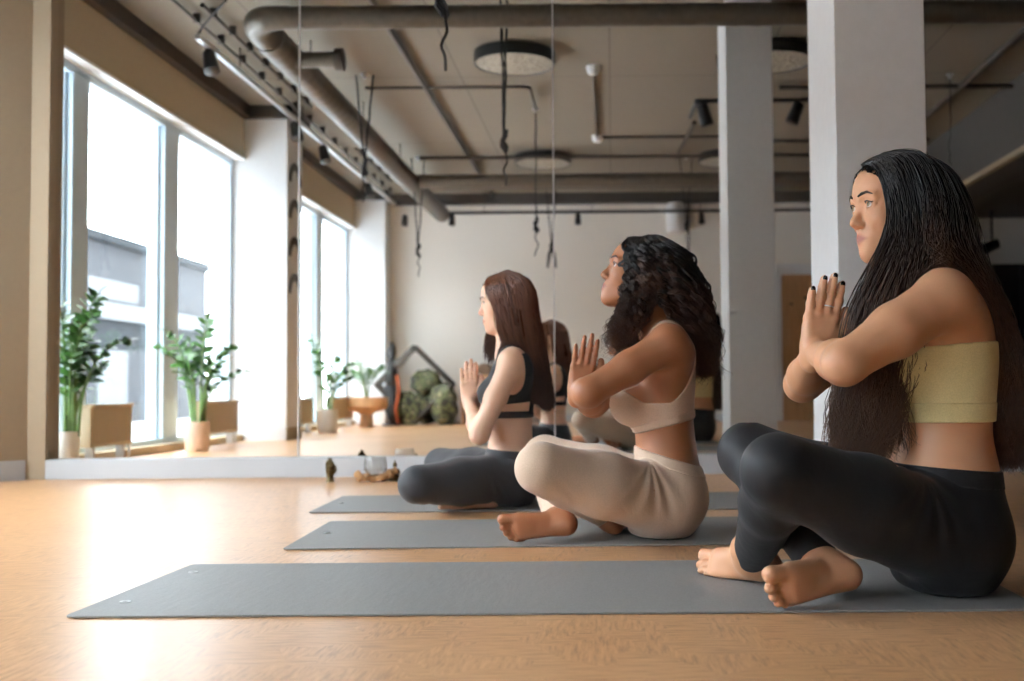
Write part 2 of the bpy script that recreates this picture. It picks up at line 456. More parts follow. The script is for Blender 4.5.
def pipe(name, pts, r, mat, label, cat, group=None, bend=False, clips=0):
    o = Vector(pts[0])
    root = empty(name, o, label=label, cat=cat, group=group)
    P = [Vector(p)-o for p in (smooth_path(pts, 5) if bend else pts)]
    MB().tube(P, r, 10).build('pipe_run', mat, root, smooth=True)
    if clips:
        a, b = P[0], P[-1]
        for i in range(clips):
            p = a+(b-a)*(i+.5)/clips
            MB().box((p.x-.016, p.y-.008, p.z-r*1.2), (p.x+.028, p.y+.008, HC-o.z-.004)).build('clip', mat, root)
    return root
g = 'conduits on the ceiling'
pipe('ceiling_conduit', [(-1.51, 5.5, 2.91), (-1.51, -2.7, 2.91)], .022, M['pipe'], 'dark straight conduit running away to the right of the big duct', 'conduit', g)
pipe('ceiling_conduit', [(-2.0, 2.5, 2.90), (-.7, 2.5, 2.90), (-.66, 2.46, 2.90), (-.66, 1.75, 2.90)], .014, M['pipe'], 'thin conduit crossing left to right below the nearest left drum light', 'conduit', g)
pipe('ceiling_conduit', [(-.13, 2.84, 2.93), (-.13, .55, 2.93)], .014, M['pipe'], 'short conduit between the two white smoke detectors', 'conduit', g)
pipe('ceiling_conduit', [(-.1, .49, 2.93), (1.35, .49, 2.93)], .014, M['pipe'], 'thin conduit going right from the lower smoke detector', 'conduit', g)
pipe('ceiling_conduit', [(-2.75, 4.9, 2.90), (-2.75, -2.5, 2.90)], .012, M['pipe'], 'thin clipped conduit beside the left light track', 'conduit', g, clips=16)
pipe('ceiling_conduit', [(-2.60, 4.5, 2.90), (-2.60, 1.9, 2.90)], .014, M['pipe'], 'upper short clipped conduit between light track and big duct', 'conduit', g, clips=7)
pipe('ceiling_conduit', [(-2.60, .2, 2.90), (-2.60, -1.6, 2.90)], .014, M['pipe'], 'lower short clipped conduit at the far end of the big duct', 'conduit', g, clips=4)
pipe('ceiling_conduit', [(-2.0, -.1, 2.86), (5.2, -.1, 2.86)], .02, M['pipe'], 'long dark conduit in front of the far cross duct', 'conduit', g)
pipe('ceiling_conduit', [(.78, 1.3, 2.88), (.70, -.3, 2.88)], .02, M['pipe'], 'dark conduit slanting left of the reflected pillar', 'conduit', g)
pipe('ceiling_conduit', [(1.4, 2.4, 2.9), (5.4, 2.4, 2.9)], .02, M['pipe'], 'dark conduit crossing the dim ceiling right of the near pillar', 'conduit', g)
pipe('ceiling_conduit', [(2.9, 5.4, 2.9), (2.9, -2.6, 2.9)], .03, M['pipe'], 'thick dark conduit running along the dropped beam', 'conduit', g)
pipe('ceiling_conduit', [(1.4, .4, 2.9), (3.2, .4, 2.9)], .02, M['pipe'], 'far dark conduit crossing the dim ceiling above the black hair', 'conduit', g)

def spotlight(name_loc, label, group, aim=(0, -.5, -1), drop=.06, s=1):
    """small cylinder spot on a bracket"""
    r = empty('spotlight', name_loc, label=label, cat='spotlight', group=group)
    a = Vector(aim).normalized()
    MB().box((-.018, -.03, -.03), (.018, .03, .0)).build('adapter', M['black'], r)
    MB().tube([(0, 0, -.03), (0, 0, -.03-drop)], .008*s, 8).build('stem', M['black'], r)
    p = Vector((0, 0, -.03-drop))
    MB().tube([p-a*.05*s, p-a*.045*s, p+a*.08*s, p+a*.085*s], [.02*s, .034*s, .042*s, .036*s], 16).build('head', M['black'], r, smooth=True)
    return r
# left light track
def track(a, b, label, mat=None):
    o = Vector(a); root = empty('light_track', o, label=label, cat='light track', group='light tracks')
    d = Vector(b)-o
    n = d.normalized(); sx = Vector((-n.y, n.x, 0))*.018
    vs = []
    for p in (Vector((0, 0, 0)), d):
        for sgn, z in ((-1, 0), (1, 0), (1, .035), (-1, .035)):
            vs.append(p+sx*sgn+Vector((0, 0, z)))
    MB().add(vs, [(0, 3, 2, 1), (4, 5, 6, 7), (0, 1, 5, 4), (1, 2, 6, 5), (2, 3, 7, 6), (3, 0, 4, 7)]).build('rail', mat or M['rail'], root)
    k = 4
    for i in range(k):
        p = d*(i+.5)/k
        MB().tube([p+Vector((0, 0, .035)), p+Vector((0, 0, HC-o.z-.002))], .005, 6).build('hanger', M['pipe'], root)
    return root
track((-2.71, 4.28, 2.75), (-2.71, -2.4, 2.75), 'silver light track running away above the windows')
pipe('power_cable', [(-2.71, 4.27, 2.78), (-2.66, 4.30, 2.84), (-2.45, 4.5, 2.93)], .008, M['black'], 'black cable feeding the near end of the silver light track', 'cable', bend=True)
for y, l in ((4.05, 'black spotlight hanging at the near end of the silver track'), (1.05, 'black spotlight in the middle of the silver track beside the mirror seam'), (-.9, 'black spotlight at the far end of the silver track'), (2.0, 'small dark spotlight at the column between the windows')):
    spotlight((-2.71, y, 2.75), l, 'spots on the silver track', (.3, .4, -1), .04, 1.25)
track((-2.3, -2.6, 2.66), (3.2, -2.6, 2.66), 'thin dark light track along the far wall', M['black'])
for x, l in ((-2.62, 'small black spotlight at the far left corner under the duct end'), (-2.02, 'small black spotlight on the far track right of the duct end'), (-.42, 'small black spotlight on the far track above the curly-haired woman'), (1.15, 'small black spotlight on the far track left of the reflected pillar')):
    spotlight((x, -2.6, 2.66), l, 'spots on the far track', (0, .3, -1), .03, 1)
pipe('curved_light_track', [(.72, 1.6, 2.86), (.74, 2.05, 2.86), (.85, 2.15, 2.86), (1.9, 2.15, 2.86), (2.05, 2.05, 2.86)], .02, M['black'], 'black U-shaped light track around the reflected pillar top', 'light track', bend=True)
for (x, y, a, l) in ((.80, 2.12, (.25, 0, -1), 'black spotlight left of the reflected pillar top'), (1.18, 2.15, (0, .3, -1), 'black spotlight in front of the reflected pillar top'), (1.58, 2.15, (-.4, 0, -1), 'black spotlight between reflected pillar and near pillar')):
    spotlight((x, y, 2.85), l, 'spots on the curved track', a, .05, 1.4)
spotlight((3.3, 3.2, 2.62), 'black spotlight clamped on the dim dropped beam at the right', 'spots in the dim wing', (-.5, 0, -.8), .05, 1.6)
spotlight((4.7, -2.2, 2.58), 'black spotlight at the far right edge of the dim wing', 'spots in the dim wing', (-1, 0, -.4), .4, 1.8)

# hanging yoga straps
rng = random.Random(5)
def strap(x, y, z_end, label, pair=True, knot=True, handles=False, thick=.007, gap=.07):
    r = empty('hanging_strap', (x, y, HC), label=label, cat='strap', group='black straps hanging from the ceiling')
    kz = z_end-HC+.3
    MB().lathe([(.03, 0), (.03, -.012), (.012, -.02), (.012, -.04)], n=12).build('ceiling_hook', M['rail'], r)
    tops = (-gap, gap) if pair else (0,)
    for sx in tops:
        pts = [(sx, 0, -.01)]+[(sx*(1-t/10)+rng.uniform(-.004, .004), rng.uniform(-.004, .004), -.01+(kz+.01)*t/10) for t in range(1, 11)]
        rad = [thick*(1+.35*(i % 2)) for i in range(len(smooth_path(pts, 3)))]
        MB().tube(smooth_path(pts, 3), rad, 6).build('cord', M['rope'], r, smooth=True)
    if knot:
        mb = MB()
        for q in range(3):
            pts = [(.018*math.sin(a*1.7+q)+rng.uniform(-.006, .006), .018*math.cos(a+q), kz+.05-a*.035) for a in [t*.5 for t in range(9)]]
            mb.tube(smooth_path(pts, 3), thick*1.3, 6)
        mb.build('knot', M['rope'], r, smooth=True)
    mb = MB()
    if handles:
        for s in (-1, 1):
            mb.tube([(0, 0, kz), (s*.03, 0, kz-.12), (s*.05, 0, kz-.28)], [.007, .02, .012], 8)
    else:
        pts = [(rng.uniform(-.02, .02), rng.uniform(-.02, .02), kz-.3*t/6) for t in range(7)]
        mb.tube(smooth_path(pts, 3), thick*.9, 6)
    mb.build('tail', M['rope'], r, smooth=True)
    return r
strap(-.663, 4.617, 1.70, 'long knotted double strap in front of the nearest left drum light', gap=.022)
strap(-.67, 1.6, 1.62, 'single black strap with a knot hanging beside the mirror seam, left of it', pair=False)
strap(-.72, -1.9, 1.87, 'short strap with two black handles at the mirror seam', handles=True)
strap(-2.08, -.45, 1.65, 'thin double strap at the far left in front of the pale wall')
strap(-1.95, 2.75, 1.92, 'double strap with a bunched clasp below the big duct')
strap(.88, 3.2, 1.83, 'double strap with a looped bunch in front of the reflected pillar')
strap(.82, -.5, 1.9, 'thin double strap left of the reflected pillar', thick=.005)
strap(2.75, 2.6, 2.2, 'faint strap hanging from the dim ceiling at the right', pair=False, thick=.003, knot=False)
# ------------------------------------------------------------------ potted plants
def leaf(mb, base, d, up, L, W):
    d = d.normalized(); side = d.cross(up).normalized(); n = side.cross(d).normalized()
    prof = [(0, .12), (.18, .7), (.42, 1.0), (.68, .82), (.88, .4), (1, .03)]
    vs = []; fs = []
    for t, w in prof:
        c = base+d*L*t-n*(L*.18*t*t)
        vs += [c-side*W*w+n*W*w*.3, c, c+side*W*w+n*W*w*.3]
    for i in range(len(prof)-1):
        a = i*3
        fs += [(a, a+1, a+4, a+3), (a+1, a+2, a+5, a+4)]
    mb.add(vs, fs)
def zz_plant(x, y, pot_r, pot_h, stems, label, pot_mat, seed, name='potted_plant'):
    """stems: list of (dx, dy, height, curl) tips relative to the pot"""
    rg = random.Random(seed)
    r = empty(name, (x, y, 0), label=label, cat='potted plant', group='potted plants along the windows')
    MB().lathe([(.001, .0), (pot_r*.8, 0), (pot_r*.94, .02), (pot_r, pot_h*.55), (pot_r*.98, pot_h), (pot_r*.88, pot_h), (pot_r*.86, pot_h-.03), (.001, pot_h-.03)], n=32).build('pot', pot_mat, r, smooth=True)
    MB().lathe([(.001, pot_h-.015), (pot_r*.5, pot_h-.013), (pot_r*.87, pot_h-.022), (.001, pot_h-.03)], n=20).build('soil', M['soil'], r, smooth=True)
    lf = MB(); st = MB()
    for (dx, dy, h, bend) in stems:
        b = Vector((dx*.12+rg.uniform(-.3, .3)*pot_r, dy*.12+rg.uniform(-.3, .3)*pot_r, pot_h-.03))
        tip = Vector((dx, dy, h)); mid = Vector((dx*(.35-bend*.2), dy*(.35-bend*.2), pot_h+(h-pot_h)*(.6+bend*.35)))
        P = [b*(1-t)**2+mid*2*t*(1-t)+tip*t*t for t in [i/16 for i in range(17)]]
        st.tube(P, [.011*(1-.75*i/16) for i in range(17)], 7)
        nl = max(5, int((tip-b).length/.047))
        for q in range(nl):
            t = .38+.6*q/nl
            p = b*(1-t)**2+mid*2*t*(1-t)+tip*t*t
            tg = ((mid-b)*2*(1-t)+(tip-mid)*2*t).normalized()
            ang = (PI if q % 2 else 0)+rg.uniform(-.35, .35)+rg.random()*.2
            ref = Vector((0, 0, 1)) if abs(tg.z) < .85 else Vector((0, 1, 0))
            s0 = tg.cross(ref).normalized(); s1 = s0.cross(tg)
            sd = s0*math.cos(ang)+s1*math.sin(ang)
            dr_ = (tg*.75+sd*1.0).normalized()
            leaf(lf, p, dr_, tg*.6+Vector((rg.uniform(-.4, .9), rg.uniform(-.2, .9), .4)), rg.uniform(.085, .115)*(1-.25*t), rg.uniform(.024, .034))
        leaf(lf, tip, (tip-mid), Vector((.2, .1, 1)), .07, .018)
    st.build('stem', M['stem'], r, smooth=True)
    lf.build('foliage', M['leaf'], r, smooth=True)
    return r
zz_plant(-3.2, 4.96, .062, .205, [(.16, -.02, 1.02, .6), (.33, -.02, .74, .8), (.16, .05, .9, .6), (-.02, -.1, .85, .4), (.2, -.1, .62, .6), (.05, .08, .66, .3), (-.04, .04, .95, .3), (.1, -.05, .75, .3), (.12, .1, .8, .6), (.0, -.04, .78, .4)],
         'leftmost potted plant with glossy green leaves in a white pot beside the wall pier', M['pot_white'], 3)
zz_plant(-3.02, 3.40, .088, .215, [(.38, -.02, .58, 1.0), (.28, .1, .75, .8), (.1, .1, .95, .4), (-.32, -.05, .76, .8), (-.2, .05, .86, .6), (-.1, -.1, .80, .5), (.12, -.12, .64, .6), (-.05, .1, .7, .3), (.2, 0, .66, .6), (-.2, -.1, .7, .5)],
         'potted plant with long arching leafy stems in a pinkish round pot', M['terracotta'], 8)
zz_plant(-2.95, -.05, .105, .24, [(-.16, 0, .98, .3), (-.1, .1, .9, .3), (.3, -.05, .72, .9), (.22, .1, .62, .7), (.05, 0, .6, .3), (-.06, -.1, .68, .3), (.34, .08, .58, .9), (.1, .1, .75, .5)],
         'potted plant in the tall white pot next to the wooden bowl stand', M['pot_white'], 21)
# wooden bowl stand with plant
r = empty('bowl_planter', (-2.94, -1.84, 0), label='wide round wooden bowl on a pedestal foot with a leafy plant in it', cat='planter')
MB().lathe([(.001, 0), (.1, 0), (.08, .02), (.07, .14), (.1, .17), (.2, .19), (.25, .24), (.255, .35), (.235, .35), (.22, .26), (.001, .24)], n=36).build('bowl', M['wood_light'], r, smooth=True)
lf = MB(); st = MB(); rg = random.Random(4)
for q in range(8):
    a = q*2.4; R_ = .08+.03*q
    P = [Vector((0, 0, .25)), Vector((R_*.3*math.cos(a), R_*.3*math.sin(a), .55)), Vector((R_*math.cos(a), R_*math.sin(a), .62+.05*rg.random()*4))]
    P = smooth_path(P, 6); st.tube(P, .007, 6)
    for i in range(5, len(P)-1):
        for sgn in (-1, 1):
            tg = (P[i+1]-P[i]).normalized(); sd = tg.cross(Vector((.3, .9, .2))).normalized()*sgn
            leaf(lf, P[i], (tg*.6+sd).normalized(), Vector((0, 0, 1)), .085, .024)
st.build('stem', M['stem'], r, smooth=True); lf.build('foliage', M['leaf'], r, smooth=True)

# ------------------------------------------------------------------ storage corner at the far wall
# tilted square frame of tubes
r = empty('square_tube_frame', (-2.25, -2.35, 0), label='grey metal square frame standing on one corner over the camouflage bundles', cat='metal frame')
for dy in (-.12, .12):
    q = .47
    c = Vector((-.2, dy, .50))
    P = [c+Vector((0, 0, q)), c+Vector((q, 0, 0)), c+Vector((0, 0, -q+.0)), c+Vector((-q, 0, 0))]
    mb = MB()
    for i in range(4): mb.tube([P[i], P[(i+1) % 4]], .022, 8)
    mb.build('square_loop', M['pipe'], r, smooth=True)
mb = MB()
for s in ((0, .97), (.47, .5), (-.47, .5)):
    mb.tube([(-.2+s[0], -.12, s[1]), (-.2+s[0], .12, s[1])], .018, 8)
mb.build('cross_tube', M['pipe'], r, smooth=True)
# camouflage bundles
k = NT('camouflage_cloth')
vo = k.n('ShaderNodeTexNoise', Scale=9.0, Detail=2.0); k.link(k.obj(), vo.inputs['Vector'])
r_ = k.ramp(vo.outputs['Fac'], [(.38, srgb(52, 50, 38)), (.46, srgb(98, 102, 66)), (.54, srgb(62, 58, 44)), (.62, srgb(130, 124, 92))])
r_.color_ramp.interpolation = 'CONSTANT'
k.link(r_.outputs[0], k.b.inputs['Base Color']); k.b.inputs['Roughness'].default_value = .9
M['camo'] = k.m
def blob(mb, c, rad, seed, lump=.12, nu=28, nv=18):
    rg = random.Random(seed); ph = [rg.uniform(0, 6) for _ in range(6)]
    vs = []; fs = []
    for j in range(nv+1):
        th = PI*j/nv
        for i in range(nu):
            a = 2*PI*i/nu
            k_ = 1+lump*(math.sin(3*a+ph[0])*math.sin(2*th+ph[1])+.6*math.sin(5*a+ph[2]+2*th)*math.sin(th)+.4*math.sin(9*th+ph[3]+a))
            vs.append((c[0]+rad[0]*k_*math.sin(th)*math.cos(a), c[1]+rad[1]*k_*math.sin(th)*math.sin(a), max(.003, c[2]+rad[2]*k_*math.cos(th))))
    for j in range(nv):
        for i in range(nu):
            fs.append((j*nu+i, (j+1)*nu+i, (j+1)*nu+(i+1) % nu, j*nu+(i+1) % nu))
    mb.add(vs, fs)
for (x, y, rad, z, l, s) in ((-2.52, -2.30, (.22, .13, .2), .2, 'left camouflage patterned bundle', 1), (-2.35, -2.62, (.2, .14, .17), .52, 'camouflage bundle on top of the pile', 2), (-2.08, -2.30, (.17, .13, .25), .25, 'right camouflage patterned bundle', 3)):
    mb = MB(); blob(mb, (0, 0, z), rad, s)
    if s == 2:
        blob(mb, (.0, 0, .2), (.17, .12, .19), 9)
    o = mb.build('camouflage_bag', M['camo'], None, smooth=True, loc=(x, y, 0)); tag(o, l, 'bag', 'camouflage bundles by the far wall')
# dark rolled stand with straps beside the far column
r = empty('strap_stand', (-2.72, -2.25, 0), label='tall thin black rack of straps with an orange strap, left of the camouflage bundles', cat='rack')
MB().lathe([(.12, 0), (.12, .02), (.02, .03), (.02, 1.02), (.001, 1.03)], n=16).build('pole', M['black'], r, smooth=True)
mb = MB(); blob(mb, (0, 0, .9), (.05, .05, .1), 4); blob(mb, (.0, 0, .62), (.075, .06, .18), 5); blob(mb, (.02, 0, .3), (.11, .07, .26), 6); mb.build('bundled_straps', M['rope'], r, smooth=True)
M['orange'] = plain('orange_strap', (176, 86, 44), .7)
mb = MB(); mb.tube(smooth_path([(.08, .06, .62), (.1, .07, .4), (.07, .09, .2), (.1, .08, .03)], 4), .018, 8); mb.build('orange_strap', M['orange'], r, smooth=True, label='orange strap')
# wooden shelf with rolled mats on it
r = empty('low_shelf', (-1.55, -2.55, 0), label='low light wood shelf half hidden behind the straight-haired woman', cat='shelf')
for z in (.12, .58): MB().box((-.33, -.2, z), (.45, .2, z+.03)).build('shelf_board', M['wood_light'], r)
for s in (-.33, .42): MB().box((s, -.2, 0), (s+.03, .2, .6)).build('side_panel', M['wood_light'], r)
M['felt'] = plain('brown_felt', (128, 104, 84), .95, nscale=60, var=.3)
M['basket'] = plain('grey_basket', (92, 84, 74), .9, nscale=80, var=.3, bump=.6)
def roll(x, y, z, rad, L, mat, label, g):
    mb = MB(); n = 26; pts = []
    mb.tube([(0, -L/2, 0), (0, -L/2+.01, 0), (0, L/2-.01, 0), (0, L/2, 0)], [rad*.93, rad, rad, rad*.93], 24)
    for t in range(3): mb.tube([(math.cos(a)*rad*(.3+.22*t), L/2+.002, math.sin(a)*rad*(.3+.22*t)) for a in [2*PI*i/16 for i in range(17)]], .004, 5, cap=False)
    o = mb.build('rolled_blanket', mat, None, smooth=True, loc=(x, y, z)); tag(o, label, 'rolled blanket', g)
g = 'rolled blankets on the low shelf'
roll(-1.76, -2.55, .61+.075, .075, .36, M['felt'], 'brown rolled blanket at the left on top of the low shelf', g)
roll(-1.60, -2.55, .61+.075, .075, .36, M['felt'], 'brown rolled blanket second from left on top of the low shelf', g)
roll(-1.44, -2.55, .61+.075, .075, .36, M['basket'], 'greyish rolled blanket on top of the low shelf behind the woman\'s hands', g)
r = empty('storage_basket', (-1.6, -2.55, .15), label='dark woven basket on the lower board of the low shelf', cat='basket')
MB().lathe([(.001, 0), (.14, 0), (.16, .12), (.165, .28), (.15, .28), (.13, .03), (.001, .03)], n=28).build('basket_body', M['basket'], r, smooth=True)
MB().tube([(.16*math.cos(a), .16*math.sin(a), .285) for a in [2*PI*i/28 for i in range(29)]], .01, 6, cap=False).build('rim', M['basket'], r, smooth=True)

# white canister on the far wall, cabinet and panels in the dim wing
r = empty('wall_canister', (.83, -2.74, 2.42), label='white rounded canister high on the far wall', cat='ventilation unit')
MB().lathe([(.001, 0), (.1, 0), (.12, .03), (.12, .34), (.1, .38), (.001, .38)], n=24).build('canister_body', M['white'], r, smooth=True)
MB().tube([(.17, -.05, .5), (.17, -.05, -.5), (.17, -.05, -2.3)], .012, 6).build('cable', M['pipe'], r)
r = empty('black_cabinet', (4.95, -2.55, 0), label='tall black cabinet with double doors in the dim wing at the right', cat='cabinet')
MB().box((-.22, -.3, 0), (.42, .28, 1.93)).build('cabinet_body', M['black'], r, bevel=.005)
for s in (0, 1):
    d = MB().box((-.21+.315*s, .28, .05), (.095+.315*s, .3, 1.9)).build('door', M['black'], r)
    MB().box((.06+.09*s, .3, 1.0), (.07+.09*s, .32, 1.12)).build('handle', M['rail'], d)
S(MB().box((4.05, YB, 0), (4.45, YB+.3, 2.6)).build('wall_back', M['beige']))

# everything seen in the mirror is set out from the mirror plane
for o_ in list(bpy.data.objects):
    if o_.parent is None and o_.type != 'CAMERA' and not (o_.name.split('.')[0] in ('floor', 'ceiling', 'wall_front', 'wall_right', 'trim_4', 'trim_5', 'trim_6', 'wall_mirror', 'building', 'ground')) and o_ is not pl and o_ not in STAY:
        o_.location.y -= .22
# ------------------------------------------------------------------ altar objects by the plinth
# bronze hand statue
r = empty('hand_statue', (-1.342, 5.33, 0), label='small dark bronze hand statue standing on the floor by the plinth', cat='statue')
mb = MB().lathe([(.001, 0), (.02, 0), (.017, .008), (.015, .03)], n=14)
mb.build('base', M['brass'], r, smooth=True)
mb = MB()
mb.tube([(0, 0, .025), (0, 0, .05), (.0, 0, .075)], [.015, .021, .02], 12)
for i, (dx, h) in enumerate(((-.015, .1), (-.005, .115), (.005, .112), (.014, .095))):
    mb.tube(smooth_path([(dx, 0, .06), (dx*1.05, 0, (h+.06)/2), (dx*.9, 0, h)], 3), [.007, .007, .007, .0065, .006, .005, .003], 8)
mb.tube(smooth_path([(.014, 0, .04), (.026, 0, .055), (.022, 0, .08)], 3), [.008, .008, .007, .0065, .006, .005, .003], 8)
mb.build('hand', M['brass'], r, smooth=True)
# driftwood with glass bowl
r = empty('driftwood_bowl', (-1.12, 5.30, 0), label='low piece of knotty driftwood carrying a melted clear glass bowl', cat='decoration')
M['drift'] = plain('driftwood', (164, 126, 86), .8, nscale=20, var=.3, bump=.6, stretch=(1, 4, 4))
mb = MB()
mb.tube(smooth_path([(-.095, 0, .045), (-.07, .01, .025), (-.02, 0, .016), (.03, -.01, .022), (.07, 0, .045), (.1, .01, .055)], 4), [.012+.008*math.sin(i*.9)**2 for i in range(21)], 9)
mb.tube(smooth_path([(-.085, .01, .012), (-.03, -.02, .03), (.03, .02, .014), (.085, -.01, .04)], 4), [.011+.006*math.sin(i*1.3)**2 for i in range(13)], 9)
mb.tube(smooth_path([(-.08, -.02, .05), (-.06, -.03, .03), (-.04, -.02, .012)], 3), .01, 8)
mb.build('driftwood', M['drift'], r, smooth=True)
k = NT('clear_glass'); k.b.inputs['Transmission Weight'].default_value = .92; k.b.inputs['Roughness'].default_value = .03; k.b.inputs['Base Color'].default_value = (.95, .97, .97, 1); k.b.inputs['IOR'].default_value = 1.3
M['clear'] = k.m
MB().lathe([(.001, .03), (.03, .032), (.055, .06), (.052, .1), (.046, .118), (.043, .118), (.049, .1), (.051, .062), (.028, .036), (.001, .034)], n=24).build('glass_bowl', M['clear'], r, smooth=True)
# small seated statue
r = empty('seated_statue', (-1.045+.0, 5.38, 0), label='tiny bronze seated figure right of the driftwood', cat='statue')
r.location.x = -1.052+.008
MB().lathe([(.001, 0), (.032, 0), (.03, .008), (.02, .012), (.001, .012)], n=18).build('base', M['brass'], r, smooth=True)
mb = MB()
mb.tube(smooth_path([(-.028, 0, .018), (0, -.012, .016), (.028, 0, .018)], 4), .009, 10)
mb.tube([(0, 0, .014), (0, 0, .035), (0, 0, .055), (0, 0, .062)], [.017, .013, .016, .007], 12)
for s in (-1, 1): mb.tube(smooth_path([(s*.015, 0, .054), (s*.022, -.004, .038), (s*.006, -.014, .03)], 3), .0055, 8)
mb.lathe([(.001, .06), (.009, .066), (.0105, .074), (.008, .083), (.004, .088), (.002, .096), (.0005, .1)], n=14)
mb.build('figure', M['brass'], r, smooth=True)

# ------------------------------------------------------------------ yoga mats
def mat(pts, label, eyelets, z=.005):
    cx = sum(p[0] for p in pts)/4; cy = sum(p[1] for p in pts)/4
    r = empty('yoga_mat', (cx, cy, 0), label=label, cat='yoga mat', group='grey yoga mats')
    L = [Vector((p[0]-cx, p[1]-cy, 0)) for p in pts]
    # rounded corners
    out = []
    for i in range(4):
        a, b, c = L[i-1], L[i], L[(i+1) % 4]
        q = .02
        p0 = b+(a-b).normalized()*q; p2 = b+(c-b).normalized()*q
        for t in (0, .25, .5, .75, 1): out.append(p0*(1-t)**2+b*2*t*(1-t)+p2*t*t)
    MB().prism([(p.x, p.y) for p in out], .0008, z).build('mat_sheet', M['mat'], r, bevel=.0012)
    for (u, w) in eyelets:
        p = (L[0]*(1-u)+L[1]*u)*(1-w)+(L[3]*(1-u)+L[2]*u)*w
        MB().lathe([(.006, z), (.011, z), (.011, z+.0016), (.006, z+.0016)], (p.x, p.y, 0), 16, cap=False).build('eyelet', M['rail'], r, smooth=True)
        MB().lathe([(.001, z+.0003), (.0065, z+.0003)], (p.x, p.y, 0), 16).build('eyelet_hole', M['black'], r)
def fl_at(u, v):
    """where the sight line meets the floor"""
    d = _RN @ np.array([(u-612)/F, -(v-340.5)/F, -1.0]); t = -CAMH/d[2]
    return (d[0]*t, d[1]*t)
A, B, C_, D_ = fl_at(63, 618.8), fl_at(1022, 612), fl_at(990, 588), fl_at(192, 566)
# (the far edge of each mat is parallel to the near one)
def matp(n1, f1, L): 
    a = Vector(fl_at(*n1)); f = Vector(fl_at(*f1)); w = f-a
    d = Vector((w.y, -w.x)).normalized()*L
    d = Vector((1, d.y*.25)).normalized()*L
    return [tuple(a), tuple(a+d), tuple(f+d), tuple(f)]
m3 = matp((63, 618.8), (192, 566), 1.87); print('mats', m3)
m2 = matp((282, 550.5), (330, 522.5), 1.87); print(m2)
m1 = matp((308, 513.5), (343, 497), 1.87); print(m1)
m1[1] = (m1[0][0]+1.83, m1[0][1]); 
mat(m3, 'grey yoga mat nearest the camera, under the woman in black leggings', [(.03, .22), (.028, .8)])
mat(m2, 'middle grey yoga mat, under the curly-haired woman', [(.03, .5)])
mat(m1, 'farthest grey yoga mat, under the woman with straight brown hair', [(.03, .5)])

# ------------------------------------------------------------------ light: overcast sky through the windows
w = bpy.data.worlds.new('sky'); sc.world = w; w.use_nodes = True
bg = w.node_tree.nodes['Background']; bg.inputs[0].default_value = (.89, .96, 1.04, 1); bg.inputs[1].default_value = 25.0
def portal(y0, y1):
    ld = bpy.data.lights.new('window_portal', 'AREA'); ld.shape = 'RECTANGLE'; ld.size = y1-y0; ld.size_y = 2.4
    ld.cycles.is_portal = True
    o = bpy.data.objects.new('window_portal', ld); col.objects.link(o)
    o.location = (-3.45, (y0+y1)/2, 1.25); o.rotation_euler = (PI/2, 0, -PI/2)

sc.view_settings.view_transform = 'Standard'; sc.view_settings.look = 'None'
sc.view_settings.exposure = 0; sc.view_settings.gamma = 1; sc.view_settings.use_curve_mapping = False
sc.cycles.max_bounces = 12; sc.cycles.diffuse_bounces = 6; sc.cycles.glossy_bounces = 6; sc.cycles.transparent_max_bounces = 12
sc.cycles.use_denoising = True
sc.cycles.sample_clamp_indirect = 8
# ------------------------------------------------------------------ organic surfaces: smooth unions of tapered limbs, meshed by surface nets
def _n(v):
    v = np.asarray(v, float); return v/np.linalg.norm(v)
def smin(a, b, k):
    h = np.maximum(k-np.abs(a-b), 0)/k
    return np.minimum(a, b)-h*h*k*.25
def smax(a, b, k): return -smin(-a, -b, k)
class RC:            # tapered limb piece
    def __init__(s, a, b, ra, rb, k=.012, sub=False, flat=None):
        s.a = np.asarray(a, float); s.b = np.asarray(b, float); s.ra = ra; s.rb = rb; s.k = k; s.sub = sub; s.flat = flat
        s.ab = s.b-s.a; s.l2 = max(float(s.ab@s.ab), 1e-12)
        r = max(ra, rb)*(flat[1] if flat else 1)
        s.lo = np.minimum(s.a, s.b)-r; s.hi = np.maximum(s.a, s.b)+r
    def d(s, p):
        q = p-s.a
        if s.flat is not None:
            n, f = s.flat; c = q@n; q = q-np.outer(c*(1-1/f), n)
            ab = s.ab-n*((s.ab@n)*(1-1/f)); l2 = max(float(ab@ab), 1e-12)
        else: ab, l2 = s.ab, s.l2
        t = np.clip(q@ab/l2, 0, 1)
        w = q-t[:, None]*ab
        return np.sqrt(np.einsum('ij,ij->i', w, w))-(s.ra+(s.rb-s.ra)*t)
class EL:            # ellipsoid
    def __init__(s, c, r, R=None, k=.012, sub=False):
        s.c = np.asarray(c, float); s.r = np.asarray(r, float); s.R = np.eye(3) if R is None else np.asarray(R); s.k = k; s.sub = sub
        m = s.r.max(); s.lo = s.c-m; s.hi = s.c+m
    def d(s, p):
        q = (p-s.c)@s.R          # columns of R are the local axes
        k0 = np.linalg.norm(q/s.r, axis=1); k1 = np.linalg.norm(q/(s.r**2), axis=1)+1e-9
        return k0*(k0-1)/k1
class CUTRC(RC):     # limb piece cut flat by a plane (point, outward normal)
    def __init__(s, a, b, ra, rb, k, p0, nrm):
        RC.__init__(s, a, b, ra, rb, k); s.p0 = np.asarray(p0); s.nrm = np.asarray(nrm)
    def d(s, p): return np.maximum(RC.d(s, p), (p-s.p0)@s.nrm)
